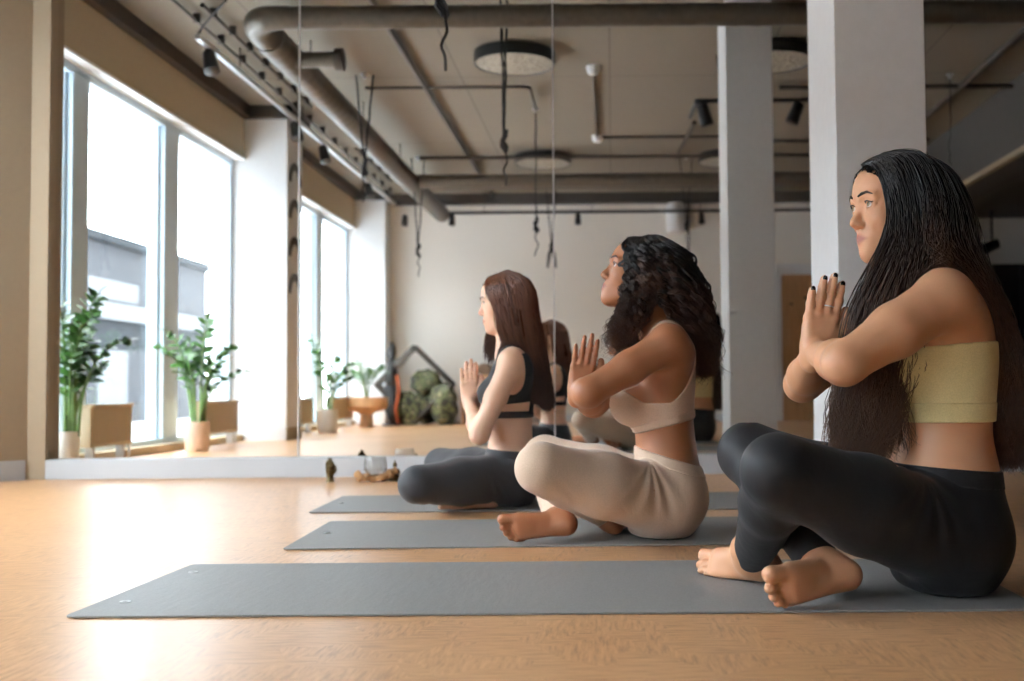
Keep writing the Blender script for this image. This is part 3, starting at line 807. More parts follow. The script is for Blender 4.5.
class LOFT:          # upright trunk through elliptical sections (z, cx, a, b)
    def __init__(s, sec, cy, k=.02):
        sec = np.array(sec, float); s.z0, s.z1 = sec[0, 0], sec[-1, 0]
        zz = np.linspace(s.z0, s.z1, 160); tab = []
        for c in (1, 2, 3):
            y = np.interp(zz, sec[:, 0], sec[:, c]); ker = np.hanning(25); ker /= ker.sum()
            yp = np.pad(y, 12, mode='reflect', reflect_type='odd'); tab.append(np.convolve(yp, ker, 'valid'))
        s.zz = zz; s.tab = tab; s.cy = cy; s.k = k; s.sub = False
        m = sec[:, 3].max()
        s.lo = np.array([(sec[:, 1]-sec[:, 2]).min(), cy-m, s.z0]); s.hi = np.array([(sec[:, 1]+sec[:, 2]).max(), cy+m, s.z1])
    def d(s, p):
        z = p[:, 2]; cx, a, b = (np.interp(z, s.zz, t) for t in s.tab)
        e = 2.3
        rho = ((np.abs(p[:, 0]-cx)/a)**e+(np.abs(p[:, 1]-s.cy)/b)**e)**(1/e)
        d = (rho-1)*np.minimum(a, b)
        return smax(d, smax(z-s.z1, s.z0-z, .01), .03)

class Field:
    """groups: list of (join_k, [prims])"""
    def __init__(s, groups): s.g = groups
    def prims(s): return [p for _, ps in s.g for p in ps]
    def eval(s, P, use=None):
        D = None; i = 0
        for kj, ps in s.g:
            G = None
            for pr in ps:
                if use is None or use[i]:
                    d = pr.d(P)
                    if pr.sub:
                        if G is not None: G = smax(G, -d, pr.k)
                    else: G = d if G is None else smin(G, d, pr.k)
                i += 1
            if G is not None: D = G if D is None else smin(D, G, kj)
        if D is None: D = np.full(len(P), 9.)
        return D
    def each(s, c): return np.array([pr.d(c[None])[0] for pr in s.prims()])
    def every(s, C): return np.stack([pr.d(C) for pr in s.prims()], 1)
    def grad(s, P, e=.0015):
        g = np.stack([s.eval(P+np.eye(3)[i]*e)-s.eval(P-np.eye(3)[i]*e) for i in range(3)], 1)
        return g/(np.linalg.norm(g, axis=1)[:, None]+1e-9)

def mesh_field(F_, h, post=None, lo=None, hi=None, B=16, pad=.03, smooth=1):
    pr = F_.prims()
    lo = np.min([p.lo for p in pr if not p.sub], 0)-pad if lo is None else np.asarray(lo, float)
    hi = np.max([p.hi for p in pr if not p.sub], 0)+pad if hi is None else np.asarray(hi, float)
    nb = np.ceil((hi-lo)/(h*B)).astype(int)
    N = nb*B+1
    G = np.full(N, 9., np.float32)
    R = h*B*.5*math.sqrt(3)
    idx = np.stack(np.meshgrid(*[np.arange(n) for n in nb], indexing='ij'), -1).reshape(-1, 3)
    cen = lo+(idx+.5)*h*B
    E = F_.every(cen)
    Dc = F_.eval(cen)
    offs = np.stack(np.meshgrid(*[np.arange(B+1)]*3, indexing='ij'), -1).reshape(-1, 3)*h
    act = np.abs(Dc) < R*1.25+.012
    for j in range(len(idx)):
        a = idx[j]*B
        sl = tuple(slice(a[q], a[q]+B+1) for q in range(3))
        if not act[j]:
            if Dc[j] < 0:
                g = G[sl]; g[g > 8.5] = -1.0
            continue
        P = lo+idx[j]*B*h+offs
        use = (E[j]-R) < (Dc[j]+R+.05)
        v = F_.eval(P, use)
        if post is not None: v = post(P, v)
        G[sl] = v.reshape((B+1,)*3)
    if post is not None:     # interior blocks also have to obey the cut
        for j in range(len(idx)):
            if not act[j] and Dc[j] < 0:
                a = idx[j]*B; sl = tuple(slice(a[q], a[q]+B+1) for q in range(3))
                P = lo+idx[j]*B*h+offs
                G[sl] = post(P, np.full(len(P), -.02)).reshape((B+1,)*3)
    return surface_nets(G, lo, h, smooth)

def surface_nets(G, lo, h, smooth=1):
    S_ = G < 0
    nx, ny, nz = G.shape
    c = np.zeros((nx-1, ny-1, nz-1), np.int8)
    for dx in (0, 1):
        for dy in (0, 1):
            for dz in (0, 1): c += S_[dx:nx-1+dx, dy:ny-1+dy, dz:nz-1+dz]
    cell = (c > 0) & (c < 8)
    I = np.argwhere(cell); vid = np.full(cell.shape, -1, np.int64); vid[cell] = np.arange(len(I))
    acc = np.zeros((len(I), 3)); cnt = np.zeros(len(I))
    cor = [(0,0,0),(1,0,0),(0,1,0),(1,1,0),(0,0,1),(1,0,1),(0,1,1),(1,1,1)]
    for a in range(8):
        for b in range(a+1, 8):
            df = np.array(cor[b])-np.array(cor[a])
            if abs(df).sum() != 1: continue
            va = G[I[:, 0]+cor[a][0], I[:, 1]+cor[a][1], I[:, 2]+cor[a][2]]; vb = G[I[:, 0]+cor[b][0], I[:, 1]+cor[b][1], I[:, 2]+cor[b][2]]
            m = (va < 0) != (vb < 0); t = np.where(m, va/(va-vb+1e-12), 0)
            acc += np.where(m[:, None], np.array(cor[a])+t[:, None]*df, 0); cnt += m
    V = lo+(I+acc/np.maximum(cnt, 1)[:, None])*h
    Q = []
    for ax in range(3):
        o = [0, 1, 2]; u, w = [q for q in o if q != ax]
        s0 = [slice(None)]*3; s1 = [slice(None)]*3; s0[ax] = slice(0, -1); s1[ax] = slice(1, None)
        for q in (u, w): s0[q] = slice(1, -1); s1[q] = slice(1, -1)
        A = S_[tuple(s0)]; B_ = S_[tuple(s1)]
        E_ = np.argwhere(A != B_); 
        if not len(E_): continue
        inside = A[E_[:, 0], E_[:, 1], E_[:, 2]]
        E_ = E_.copy(); E_[:, u] += 1; E_[:, w] += 1
        def cid(du, dw):
            X = E_.copy(); X[:, u] -= du; X[:, w] -= dw; return vid[X[:, 0], X[:, 1], X[:, 2]]
        q = np.stack([cid(1, 1), cid(0, 1), cid(0, 0), cid(1, 0)], 1)
        flip = inside if ax != 1 else ~inside
        q[~flip] = q[~flip][:, ::-1]
        Q.append(q)
    Q = np.concatenate(Q); Q = Q[(Q >= 0).all(1)]
    for _ in range(smooth):
        n = len(V); s = np.zeros_like(V); c_ = np.zeros(n)
        for i in range(4):
            a, b = Q[:, i], Q[:, (i+1) % 4]
            for q in range(3): s[:, q] += np.bincount(a, V[b, q], n)+np.bincount(b, V[a, q], n)
            c_ += np.bincount(a, minlength=n)+np.bincount(b, minlength=n)
        V = V*.5+.5*s/np.maximum(c_, 1)[:, None]
    return V, Q

def mesh_obj(name, V, Q, mat, parent, origin, attrs=None, label=None):
    me = bpy.data.meshes.new(name)
    V = V-np.asarray(origin); k = Q.shape[1]
    me.vertices.add(len(V)); me.vertices.foreach_set('co', V.astype(np.float32).ravel())
    me.loops.add(Q.size); me.loops.foreach_set('vertex_index', Q.astype(np.int32).ravel())
    me.polygons.add(len(Q)); me.polygons.foreach_set('loop_start', (np.arange(len(Q))*k).astype(np.int32))
    try: me.polygons.foreach_set('loop_total', np.full(len(Q), k, np.int32))
    except Exception: pass
    me.polygons.foreach_set('use_smooth', np.ones(len(Q), bool))
    me.update(calc_edges=True); me.validate()
    me.materials.append(mat)
    for an, av in (attrs or {}).items():
        a = me.attributes.new(an, 'FLOAT', 'POINT'); a.data.foreach_set('value', av.astype(np.float32))
    o = bpy.data.objects.new(name, me); col.objects.link(o); o.parent = parent
    if label: o['label'] = label
    return o

# ---------------- anatomy
def frame(fwd, up):
    f = _n(fwd); u = np.asarray(up, float); u = _n(u-f*(u@f)); l = np.cross(u, f)
    return np.stack([f, l, u], 1)        # columns forward, left, up
def head_prims(O, Rm, s=1.0, neck=None):
    w = lambda x, y, z: O+Rm@(np.array([x, y, z])*s)
    P = [EL(w(-.012, 0, .028), np.array([.098, .075, .082])*s, Rm, .01),
         EL(w(.040, 0, .034), np.array([.050, .060, .052])*s, Rm, .03),
         EL(w(.028, 0, -.035), np.array([.057, .057, .076])*s, Rm, .03)]
    for y in (-1, 1):
        P += [RC(w(0, .05*y, -.060), w(.058, .014*y, -.101), .018*s, .0145*s, .03),
              EL(w(.053, .036*y, -.030), np.array([.028, .022, .028])*s, Rm, .02),
              RC(w(.079, .046*y, .014), w(.088, .014*y, .0165), .0055*s, .007*s, .014),
              EL(w(-.008, .074*y, -.012), np.array([.018, .007, .031])*s, Rm, .006)]
    P += [RC(w(.062, 0, -.101), w(.068, 0, -.101), .0165*s, .0165*s, .02),
          EL(w(.066, 0, -.069), np.array([.025, .029, .026])*s, Rm, .016),
          RC(w(.0860, 0, -.002), w(.0985, 0, -.034), .0072*s, .0090*s, .011),
          RC(w(.0985, 0, -.034), w(.1010, 0, -.038), .0092*s, .0100*s, .008)]
    for y in (-1, 1):
        P += [RC(w(.090, .0105*y, -.042), w(.094, .0095*y, -.0425), .0072*s, .0066*s, .006),
              EL(w(.098, .031*y, -.001), np.array([.0195, .0165, .0125])*s, Rm, .008, sub=True),
              RC(w(.0825, .0190*y, -.003), w(.0865, .031*y, .0078), .0030*s, .0036*s, .004),
              RC(w(.0865, .031*y, .0078), w(.078, .0450*y, -.000), .0036*s, .0034*s, .004),
              RC(w(.0825, .0195*y, -.006), w(.0838, .031*y, -.0125), .0028*s, .0032*s, .004),
              RC(w(.0838, .031*y, -.0125), w(.0775, .0445*y, -.003), .0036*s, .0032*s, .005),
              RC(w(.0890, .001*y, -.0662), w(.0795, .0225*y, -.0705), .0058*s, .0028*s, .0035),
              RC(w(.0872, .000*y, -.0778), w(.0785, .0195*y, -.0728), .0072*s, .0032*s, .0035)]
    P.append(RC(w(.0985, -.010, -.0716), w(.0985, .010, -.0716), .0045*s, .0045*s, .003, sub=True))
    return P
def hand_prims(wr, up, thumb, n, s=1.0, bend=.0, spread=1.0):
    """wr wrist, up = finger direction, thumb = thumb side, n = out of the back of the hand"""
    up = _n(up); thumb = _n(thumb-up*(thumb@up)); n = _n(n-up*(n@up)-thumb*(n@thumb))
    w = lambda u, t, q=0: wr+(up*u+thumb*t+n*q)*s
    P = []; tips = []
    T = (.026, .0085, -.0095, -.0265); K = (.086, .091, .087, .077); L = (.076, .085, .079, .062); A = (.02, .0, -.03, -.09)
    P.append(RC(w(-.02, 0), w(.012, .0), .0225*s, .022*s, .02, flat=None))
    for t, kk in zip(T, K): P.append(RC(w(.010, t*.55), w(kk-.004, t), .0125*s, .0098*s, .012))
    P.append(RC(w(.018, .016, -.004), w(.05, .030, -.004), .0145*s, .010*s, .014))
    P.append(RC(w(.018, -.016, -.003), w(.05, -.024, -.002), .0125*s, .009*s, .012))
    for i in range(4):
        a = A[i]*spread; dr = np.array([math.cos(a), math.sin(a)])
        r = (.0084, .0086, .0083, .0074)[i]
        p0 = (K[i]-.004, T[i]); l = L[i]
        p1 = (p0[0]+dr[0]*l*.46, p0[1]+dr[1]*l*.46); p2 = (p0[0]+dr[0]*l*.76, p0[1]+dr[1]*l*.74); p3 = (p0[0]+dr[0]*l*.98, p0[1]+dr[1]*l*.92)
        q1, q2, q3 = .0015+bend*.5, .001+bend*.3, -.0015
        P += [RC(w(*p0, .001), w(*p1, q1), (r+.0006)*s, r*.97*s, .0035), RC(w(*p1, q1), w(*p2, q2), r*.97*s, r*.88*s, .003),
              RC(w(*p2, q2), w(*p3, q3), r*.88*s, r*.74*s, .003)]
        P += [EL(w(p0[0]-.002, p0[1], .0045), np.full(3, .0088)*s, k=.006), EL(w(*p1, q1+.0012), np.full(3, r+.0002)*s, k=.004)]
        tips.append((w(p3[0]-.003, p3[1], q3), _n(up*dr[0]+thumb*dr[1]), n, r*.80*s))
    P += [RC(w(.03, .030, -.003), w(.058, .046, -.003), .0115*s, .0100*s, .008), RC(w(.058, .046, -.003), w(.085, .050, -.004), .0096*s, .0086*s, .004),
          RC(w(.085, .050, -.004), w(.102, .047, -.005), .0086*s, .0072*s, .004)]
    tips.append((w(.100, .047, -.003), up, _n(n*.4+thumb), .0078*s))
    base = w(.086+.014, .026+.0)
    return P, tips, (w(.102, .0075, .001), up, w)
def foot_prims(an, f, dorsal, medial_sign, s=1.0):
    f = _n(f); d = _n(np.asarray(dorsal)-f*(np.dot(dorsal, f))); m = np.cross(f, d)*medial_sign
    w = lambda x, y, z: an+(f*x+m*y+d*z)*s
    P = [RC(w(-.002, 0, .03), w(-.002, 0, -.005), .031*s, .033*s, .02),
         RC(w(-.030, 0, -.022), w(-.028, 0, -.034), .026*s, .025*s, .02),
         RC(w(-.022, -.004, -.040), w(.10, -.022, -.046), .021*s, .0165*s, .025),
         RC(w(.0, .004, -.010), w(.10, .014, -.032), .028*s, .0175*s, .03),
         RC(w(.05, .012, -.034), w(.115, .022, -.044), .018*s, .0190*s, .02),
         RC(w(.09, .0, -.042), w(.112, -.005, -.047), .018*s, .0155*s, .02)]
    P += [RC(w(.126, .025, -.046), w(.158, .0255, -.048), .0135*s, .0158*s, .007)]
    tips = [w(.168, .025, -.040)]
    for x, y, L, r in ((.124, .002, .034, .0104), (.119, -.0145, .029, .0098), (.111, -.0285, .025, .0094), (.101, -.0410, .020, .0094)):
        P += [RC(w(x, y, -.044), w(x+L*.6, y, -.041), r*.80*s, r*.80*s, .004), RC(w(x+L*.6, y, -.042), w(x+L, y-.0005, -.049), r*.85*s, r*1.05*s, .003)]
    return P

def skin_material(name, rgb, lip, rough=.5):
    k = NT(name); co = k.obj()
    nz = k.n('ShaderNodeTexNoise', Scale=9.0, Detail=5.0); k.link(co, nz.inputs['Vector'])
    c = srgb(*rgb); r = k.ramp(nz.outputs['Fac'], [(.3, tuple(x*.93 for x in c[:3])+(1,)), (.7, tuple(min(1, x*1.05) for x in c[:3])+(1,))])
    at_ = k.n('ShaderNodeAttribute', attribute_name='lip')
    mx = k.n('ShaderNodeMix', data_type='RGBA'); k.link(at_.outputs['Fac'], mx.inputs[0]); k.link(r.outputs[0], mx.inputs[6]); mx.inputs[7].default_value = srgb(*lip)
    k.link(mx.outputs[2], k.b.inputs['Base Color'])
    k.b.inputs['Roughness'].default_value = rough
    k.b.inputs['Subsurface Weight'].default_value = .12; k.b.inputs['Subsurface Radius'].default_value = (1, .4, .25); k.b.inputs['Subsurface Scale'].default_value = .012
    n2 = k.n('ShaderNodeTexNoise', Scale=350.0, Detail=2.0); k.link(co, n2.inputs['Vector'])
    k.link(k.bump(n2.outputs['Fac'], .06, .0008), k.b.inputs['Normal'])
    return k.m
def cloth_material(name, rgb, rough=.75, rib=0, sheen=.2, spec=.3):
    k = NT(name); co = k.obj()
    nz = k.n('ShaderNodeTexNoise', Scale=420.0, Detail=2.0); k.link(co, nz.inputs['Vector'])
    c = srgb(*rgb); r = k.ramp(nz.outputs['Fac'], [(.3, tuple(x*.9 for x in c[:3])+(1,)), (.7, tuple(min(1, x*1.08) for x in c[:3])+(1,))])
    k.link(r.outputs[0], k.b.inputs['Base Color']); k.b.inputs['Roughness'].default_value = rough
    k.b.inputs['Specular IOR Level'].default_value = spec
    k.b.inputs['Sheen Weight'].default_value = sheen; k.b.inputs['Sheen Roughness'].default_value = .5
    big = k.n('ShaderNodeTexNoise', Scale=22.0, Detail=3.0, Distortion=.6); k.link(k.obj((1, 1, .45)), big.inputs['Vector'])
    b1 = k.bump(big.outputs['Fac'], .35, .006)
    k.link(k.bump(nz.outputs['Fac'], .12, .0008, b1), k.b.inputs['Normal'])
    return k.m
def hair_material(name, root, tip, rough=.38):
    k = NT(name)
    a1 = k.n('ShaderNodeAttribute', attribute_name='along'); a2 = k.n('ShaderNodeAttribute', attribute_name='rnd')
    r = k.ramp(a1.outputs['Fac'], [(.38, srgb(*root)), (.85, srgb(*tip))])
    hv = k.n('ShaderNodeHueSaturation'); mr = k.n('ShaderNodeMapRange'); k.link(a2.outputs['Fac'], mr.inputs[0]); mr.inputs[3].default_value = .55; mr.inputs[4].default_value = 1.5
    k.link(mr.outputs[0], hv.inputs['Value']); k.link(r.outputs[0], hv.inputs['Color'])
    k.link(hv.outputs[0], k.b.inputs['Base Color'])
    gt = k.n('ShaderNodeMapRange'); k.link(a2.outputs['Fac'], gt.inputs[0]); gt.inputs[1].default_value = -.3; gt.inputs[2].default_value = 0; gt.inputs[3].default_value = .95; gt.inputs[4].default_value = rough
    k.link(gt.outputs[0], k.b.inputs['Roughness'])
    g2 = k.n('ShaderNodeMapRange'); k.link(a2.outputs['Fac'], g2.inputs[0]); g2.inputs[1].default_value = -.3; g2.inputs[2].default_value = 0; g2.inputs[3].default_value = .05; g2.inputs[4].default_value = .5
    k.link(g2.outputs[0], k.b.inputs['Specular IOR Level'])
    return k.m

def catmull(C, n):
    """C (m,3) control points -> n points"""
    m = len(C); u = np.linspace(0, m-1, n); i = np.clip(u.astype(int), 0, m-2); t = (u-i)[:, None]
    p0 = C[np.maximum(i-1, 0)]; p1 = C[i]; p2 = C[i+1]; p3 = C[np.minimum(i+2, m-1)]
    return .5*(2*p1+(p2-p0)*t+(2*p0-5*p1+4*p2-p3)*t*t+(3*p1-p0-3*p2+p3)*t**3)
def strands_mesh(S, rad, rnd):
    """S (n,m,3) strands -> three-sided tapered tubes"""
    n, m, _ = S.shape
    T = np.gradient(S, axis=1); T /= np.linalg.norm(T, axis=2, keepdims=True)+1e-9
    ref = np.zeros_like(T); ref[..., 1] = 1; ref[np.abs(T[..., 1]) > .9] = (1, 0, 0)
    A = np.cross(T, ref); A /= np.linalg.norm(A, axis=2, keepdims=True)+1e-9; Bn = np.cross(T, A)
    tp = np.linspace(0, 1, m); prof = (np.minimum(1, .5+tp*4)*(1-tp**5*.75))*rad
    V = np.empty((n, m, 3, 3))
    for k in range(3):
        a = 2*PI*k/3
        V[:, :, k] = S+(A*math.cos(a)+Bn*math.sin(a))*prof[None, :, None]
    base = (np.arange(n)[:, None]*m+np.arange(m-1)[None])*3
    Q = []
    for k in range(3):
        k2 = (k+1) % 3; Q.append(np.stack([base+k, base+k2, base+3+k2, base+3+k], -1).reshape(-1, 4))
    along = np.repeat(np.tile(tp, n), 3); rr = np.repeat(rnd, m*3)
    return V.reshape(-1, 3), np.concatenate(Q), along, rr

def make_hair(parent, origin, sheets, field, head, mat, n_total, rad, seed, curl=0, wave=.004, thick=.012, segs=18, core_r=.02, core_h=.007, cap=True, name='hair', freq=9, core=()):
    rg = np.random.default_rng(seed)
    O, Rm, s = head
    allS = []; rnd = []
    wsum = sum(w for _, w in sheets)
    for guides, wgt in sheets:
        Gd = np.stack([catmull(np.array(g), segs) for g in guides])       # (g, segs, 3)
        n = int(n_total*wgt/wsum); ncl = max(3, n//(13 if curl else 4))
        cpos = rg.uniform(0, len(guides)-1, ncl) if len(guides) > 1 else np.zeros(ncl)
        coff = rg.normal(0, 1, (ncl, 3)); cph = rg.uniform(0, 2*PI, ncl); cfr = rg.uniform(.75, 1.3, ncl)
        cl = rg.integers(0, ncl, n)
        u = np.clip(cpos[cl]+rg.normal(0, .03 if curl else .22, n), 0, len(guides)-1.0001)
        i = np.minimum(u.astype(int), max(0, len(guides)-2)); t = (u-i)[:, None, None]
        j = np.minimum(i+1, len(guides)-1)
        S = Gd[i]*(1-t)+Gd[j]*t
        tt = np.linspace(0, 1, segs)
        env = np.minimum(1, .12+tt*1.9)[None, :, None]
        S = S+coff[cl][:, None, :]*thick*env*np.array([1, 1, .4])+rg.normal(0, 1, (n, 1, 3))*(.0045 if not curl else .0024)*env
        # waves
        L = tt[None]*cfr[cl][:, None]
        ph = cph[cl][:, None]+rg.normal(0, .25, (n, 1))
        if curl:
            am = curl*np.minimum(1, np.maximum(0, tt-.06)*5)[None]
            S[..., 0] += am*np.cos(L*2*PI*freq+ph); S[..., 1] += am*np.sin(L*2*PI*freq+ph); S[..., 2] += am*.5*np.sin(L*2*PI*freq*.5+ph)
        am = wave*np.maximum(0, tt-.3)[None]*1.9
        S[..., 0] += am*np.sin(L*2*PI*2.6+ph); S[..., 1] += am*np.cos(L*2*PI*2.1+ph*1.7)
        S += (rg.normal(0, 1, (n, 1, 3))*np.array([1, 1, .8]))*(tt**3)[None, :, None]*(.006 if not curl else .012)
        # shorter and longer ends
        cut = rg.uniform(.86, 1.0, n) if not curl else rg.uniform(.7, 1, n)
        allS.append(resample(S, cut)); rnd.append(rg.uniform(0, 1, ncl)[cl]*.6+rg.uniform(0, 1, n)*.4)
    S = np.concatenate(allS); rnd = np.concatenate(rnd)
    # keep strands off the skin
    sh = S.shape; P = S.reshape(-1, 3)
    for it in range(3):
        d = field.eval(P); want = .0035+np.tile(rg.uniform(0, .008, sh[0])[:, None], (1, sh[1])).ravel()*.8 if it == 0 else .0035
        m = d < want
        if m.any():
            g = field.grad(P[m]); P[m] += g*((want[m] if it == 0 else want)-d[m])[:, None]
    P[:, 2] = np.maximum(P[:, 2], .012)
    S = P.reshape(sh)
    V, Q, al, rr = strands_mesh(S, rad, rnd)
    # dense inner mass of hair so that no scalp shows
    prims = []
    w = lambda x, y, z: O+Rm@(np.array([x, y, z])*s)
    if cap:
        prims += [EL(w(-.014, 0, .028), np.array([.108, .087, .092])*s, Rm, .02), EL(w(.036, 0, .036), np.array([.060, .070, .062])*s, Rm, .02)]
    for (guides, wgt), ck in zip(sheets, core):
        for gi in ck:
            G = catmull(np.array(guides[gi]), 10)
            for a in range(3, 8):
                prims.append(RC(G[a], G[a+1], core_r*(1.1-.10*a), core_r*(1.1-.10*(a+1)), .02))
    Fh = Field([(.01, prims)])
    p0 = w(.080, 0, .052); nrm = Rm@np.array([.855, 0, -.519])
    face_c = w(.06, 0, -.03)
    def post(P_, v):
        inface = EL(face_c, np.array([.085, .078, .10])*s, Rm).d(P_)
        keep = (P_-p0)@nrm
        near = np.linalg.norm(P_-w(0, 0, -.01), axis=1) < .135*s
        v = np.where(near, np.maximum(v, keep), v)
        b = field.eval(P_)
        return np.maximum(v, .003-b) if True else v
    Vc, Qc = mesh_field(Fh, core_h, post=post, smooth=2)
    nV = len(V)
    V = np.concatenate([V, Vc]); Q = np.concatenate([Q, Qc+nV])
    zt = (Vc[:, 2]-Vc[:, 2].min())/(np.ptp(Vc[:, 2])+1e-6)
    al = np.concatenate([al, 1-zt]); rr = np.concatenate([rr, np.full(len(Vc), -.6)])
    return mesh_obj(name, V, Q, mat, parent, origin, {'along': al, 'rnd': rr})
def resample(S, cut):
    n, m, _ = S.shape
    u = np.linspace(0, 1, m)[None]*cut[:, None]*(m-1); i = np.minimum(u.astype(int), m-2); t = (u-i)[..., None]
    r = np.arange(n)[:, None]
    return S[r, i]*(1-t)+S[r, i+1]*t

def ellipsoid_part(name, c, r, Rm, mat, parent, origin, n=14, label=None):
    V = []; Q = []
    for j in range(n+1):
        th = PI*j/n
        for i in range(2*n):
            a = PI*i/n; V.append(c+Rm@(np.array([math.cos(th), math.sin(th)*math.cos(a), math.sin(th)*math.sin(a)])*r))
    for j in range(n):
        for i in range(2*n):
            Q.append((j*2*n+i, (j+1)*2*n+i, (j+1)*2*n+(i+1) % (2*n), j*2*n+(i+1) % (2*n)))
    return mesh_obj(name, np.array(V), np.array(Q), mat, parent, origin, label=label)

def proj_face(body, w, q):
    # slide a point of the face along the forward axis until it lies on the skin
    x = np.linspace(.05, .11, 121); P = np.array([w(a, q[1], q[2]) for a in x]); d = body.eval(P)
    i = np.argmax(d > 0); return (x[i]+.0002, q[1], q[2])
def face_parts(parent, origin, O, Rm, s, iris, brow_mat, body):
    w = lambda x, y, z: O+Rm@(np.array([x, y, z])*s)
    for y in (-1, 1):
        e = ellipsoid_part('eye', w(.0748, .0310*y, -.0020), np.full(3, .0122*s), Rm, M['eye_white'], parent, origin)
        gaze = Rm@_n([1, .12*y, 0]); c = w(.0748, .0310*y, -.0018)+gaze*.0094*s
        R2 = frame(gaze, Rm[:, 2])
        i_ = ellipsoid_part('iris', c, np.array([.0034, .0058, .0058])*s, R2, iris, parent, origin, 10)
        i_.parent = e
        p_ = ellipsoid_part('pupil', c+gaze*.0016*s, np.array([.0022, .0026, .0026])*s, R2, M['black'], parent, origin, 8); p_.parent = e
        mb = MB(); mb.tube([Vector(w(.0845, .0205*y, -.0005)-origin), Vector(w(.0902, .0270*y, .0050)-origin), Vector(w(.0900, .0345*y, .0052)-origin), Vector(w(.0835, .0450*y, .0008)-origin), Vector(w(.0830, .0480*y, .0030)-origin)], [.0006*s, .0013*s, .0014*s, .0013*s, .0005*s], 6)
        mb.build('eyelashes', M['black'], parent, smooth=True)
        mb = MB(); mb.tube([*[Vector(w(*proj_face(body, w, q))-origin) for q in ((.0925, .0120*y, .0170), (.0915, .0230*y, .0215), (.0870, .0350*y, .0235), (.0760, .0490*y, .0175))]], [.0022*s, .0034*s, .0030*s, .0010*s], 8)
        mb.build('eyebrow', brow_mat, parent, smooth=True)
M['eye_white'] = plain('eye_white', (214, 206, 200), .2, var=.01, bump=0)
M['iris_brown'] = plain('iris_brown', (70, 44, 28), .15, var=.2, bump=0)
M['iris_hazel'] = plain('iris_hazel', (128, 116, 88), .15, var=.2, bump=0)
# ------------------------------------------------------------------ three seated women
def arm(sh, el, wr, r=(.052, .044, .040, .0235), s=1.0):
    sh, el, wr = map(np.asarray, (sh, el, wr))
    mid = sh*.5+el*.5; fm = el*.72+wr*.28
    tipv = el+_n(el-sh)*.014
    return [EL(tipv, (.024, .024, .024), k=.03), RC(sh, mid, r[0]*s, r[1]*s, .02), RC(mid, el, r[1]*s, r[2]*.95*s, .02), RC(el, fm, r[2]*.98*s, r[2]*.96*s, .02), RC(fm, wr, r[2]*.96*s, r[3]*s, .02)]
def leg(hip, kn, an, r=(.095, .078, .062, .058, .036)):
    hip, kn, an = map(np.asarray, (hip, kn, an))
    m = hip*.5+kn*.5; c = kn*.68+an*.32
    dn = _n(an-kn); bk = _n(hip-kn)
    cb = c+bk*.008
    return [RC(hip, m, r[0], r[1], .03), RC(m, kn, r[1], r[2], .03), RC(kn, cb, r[2]*.94, r[3], .022), RC(cb, an, r[3], r[4], .02)]

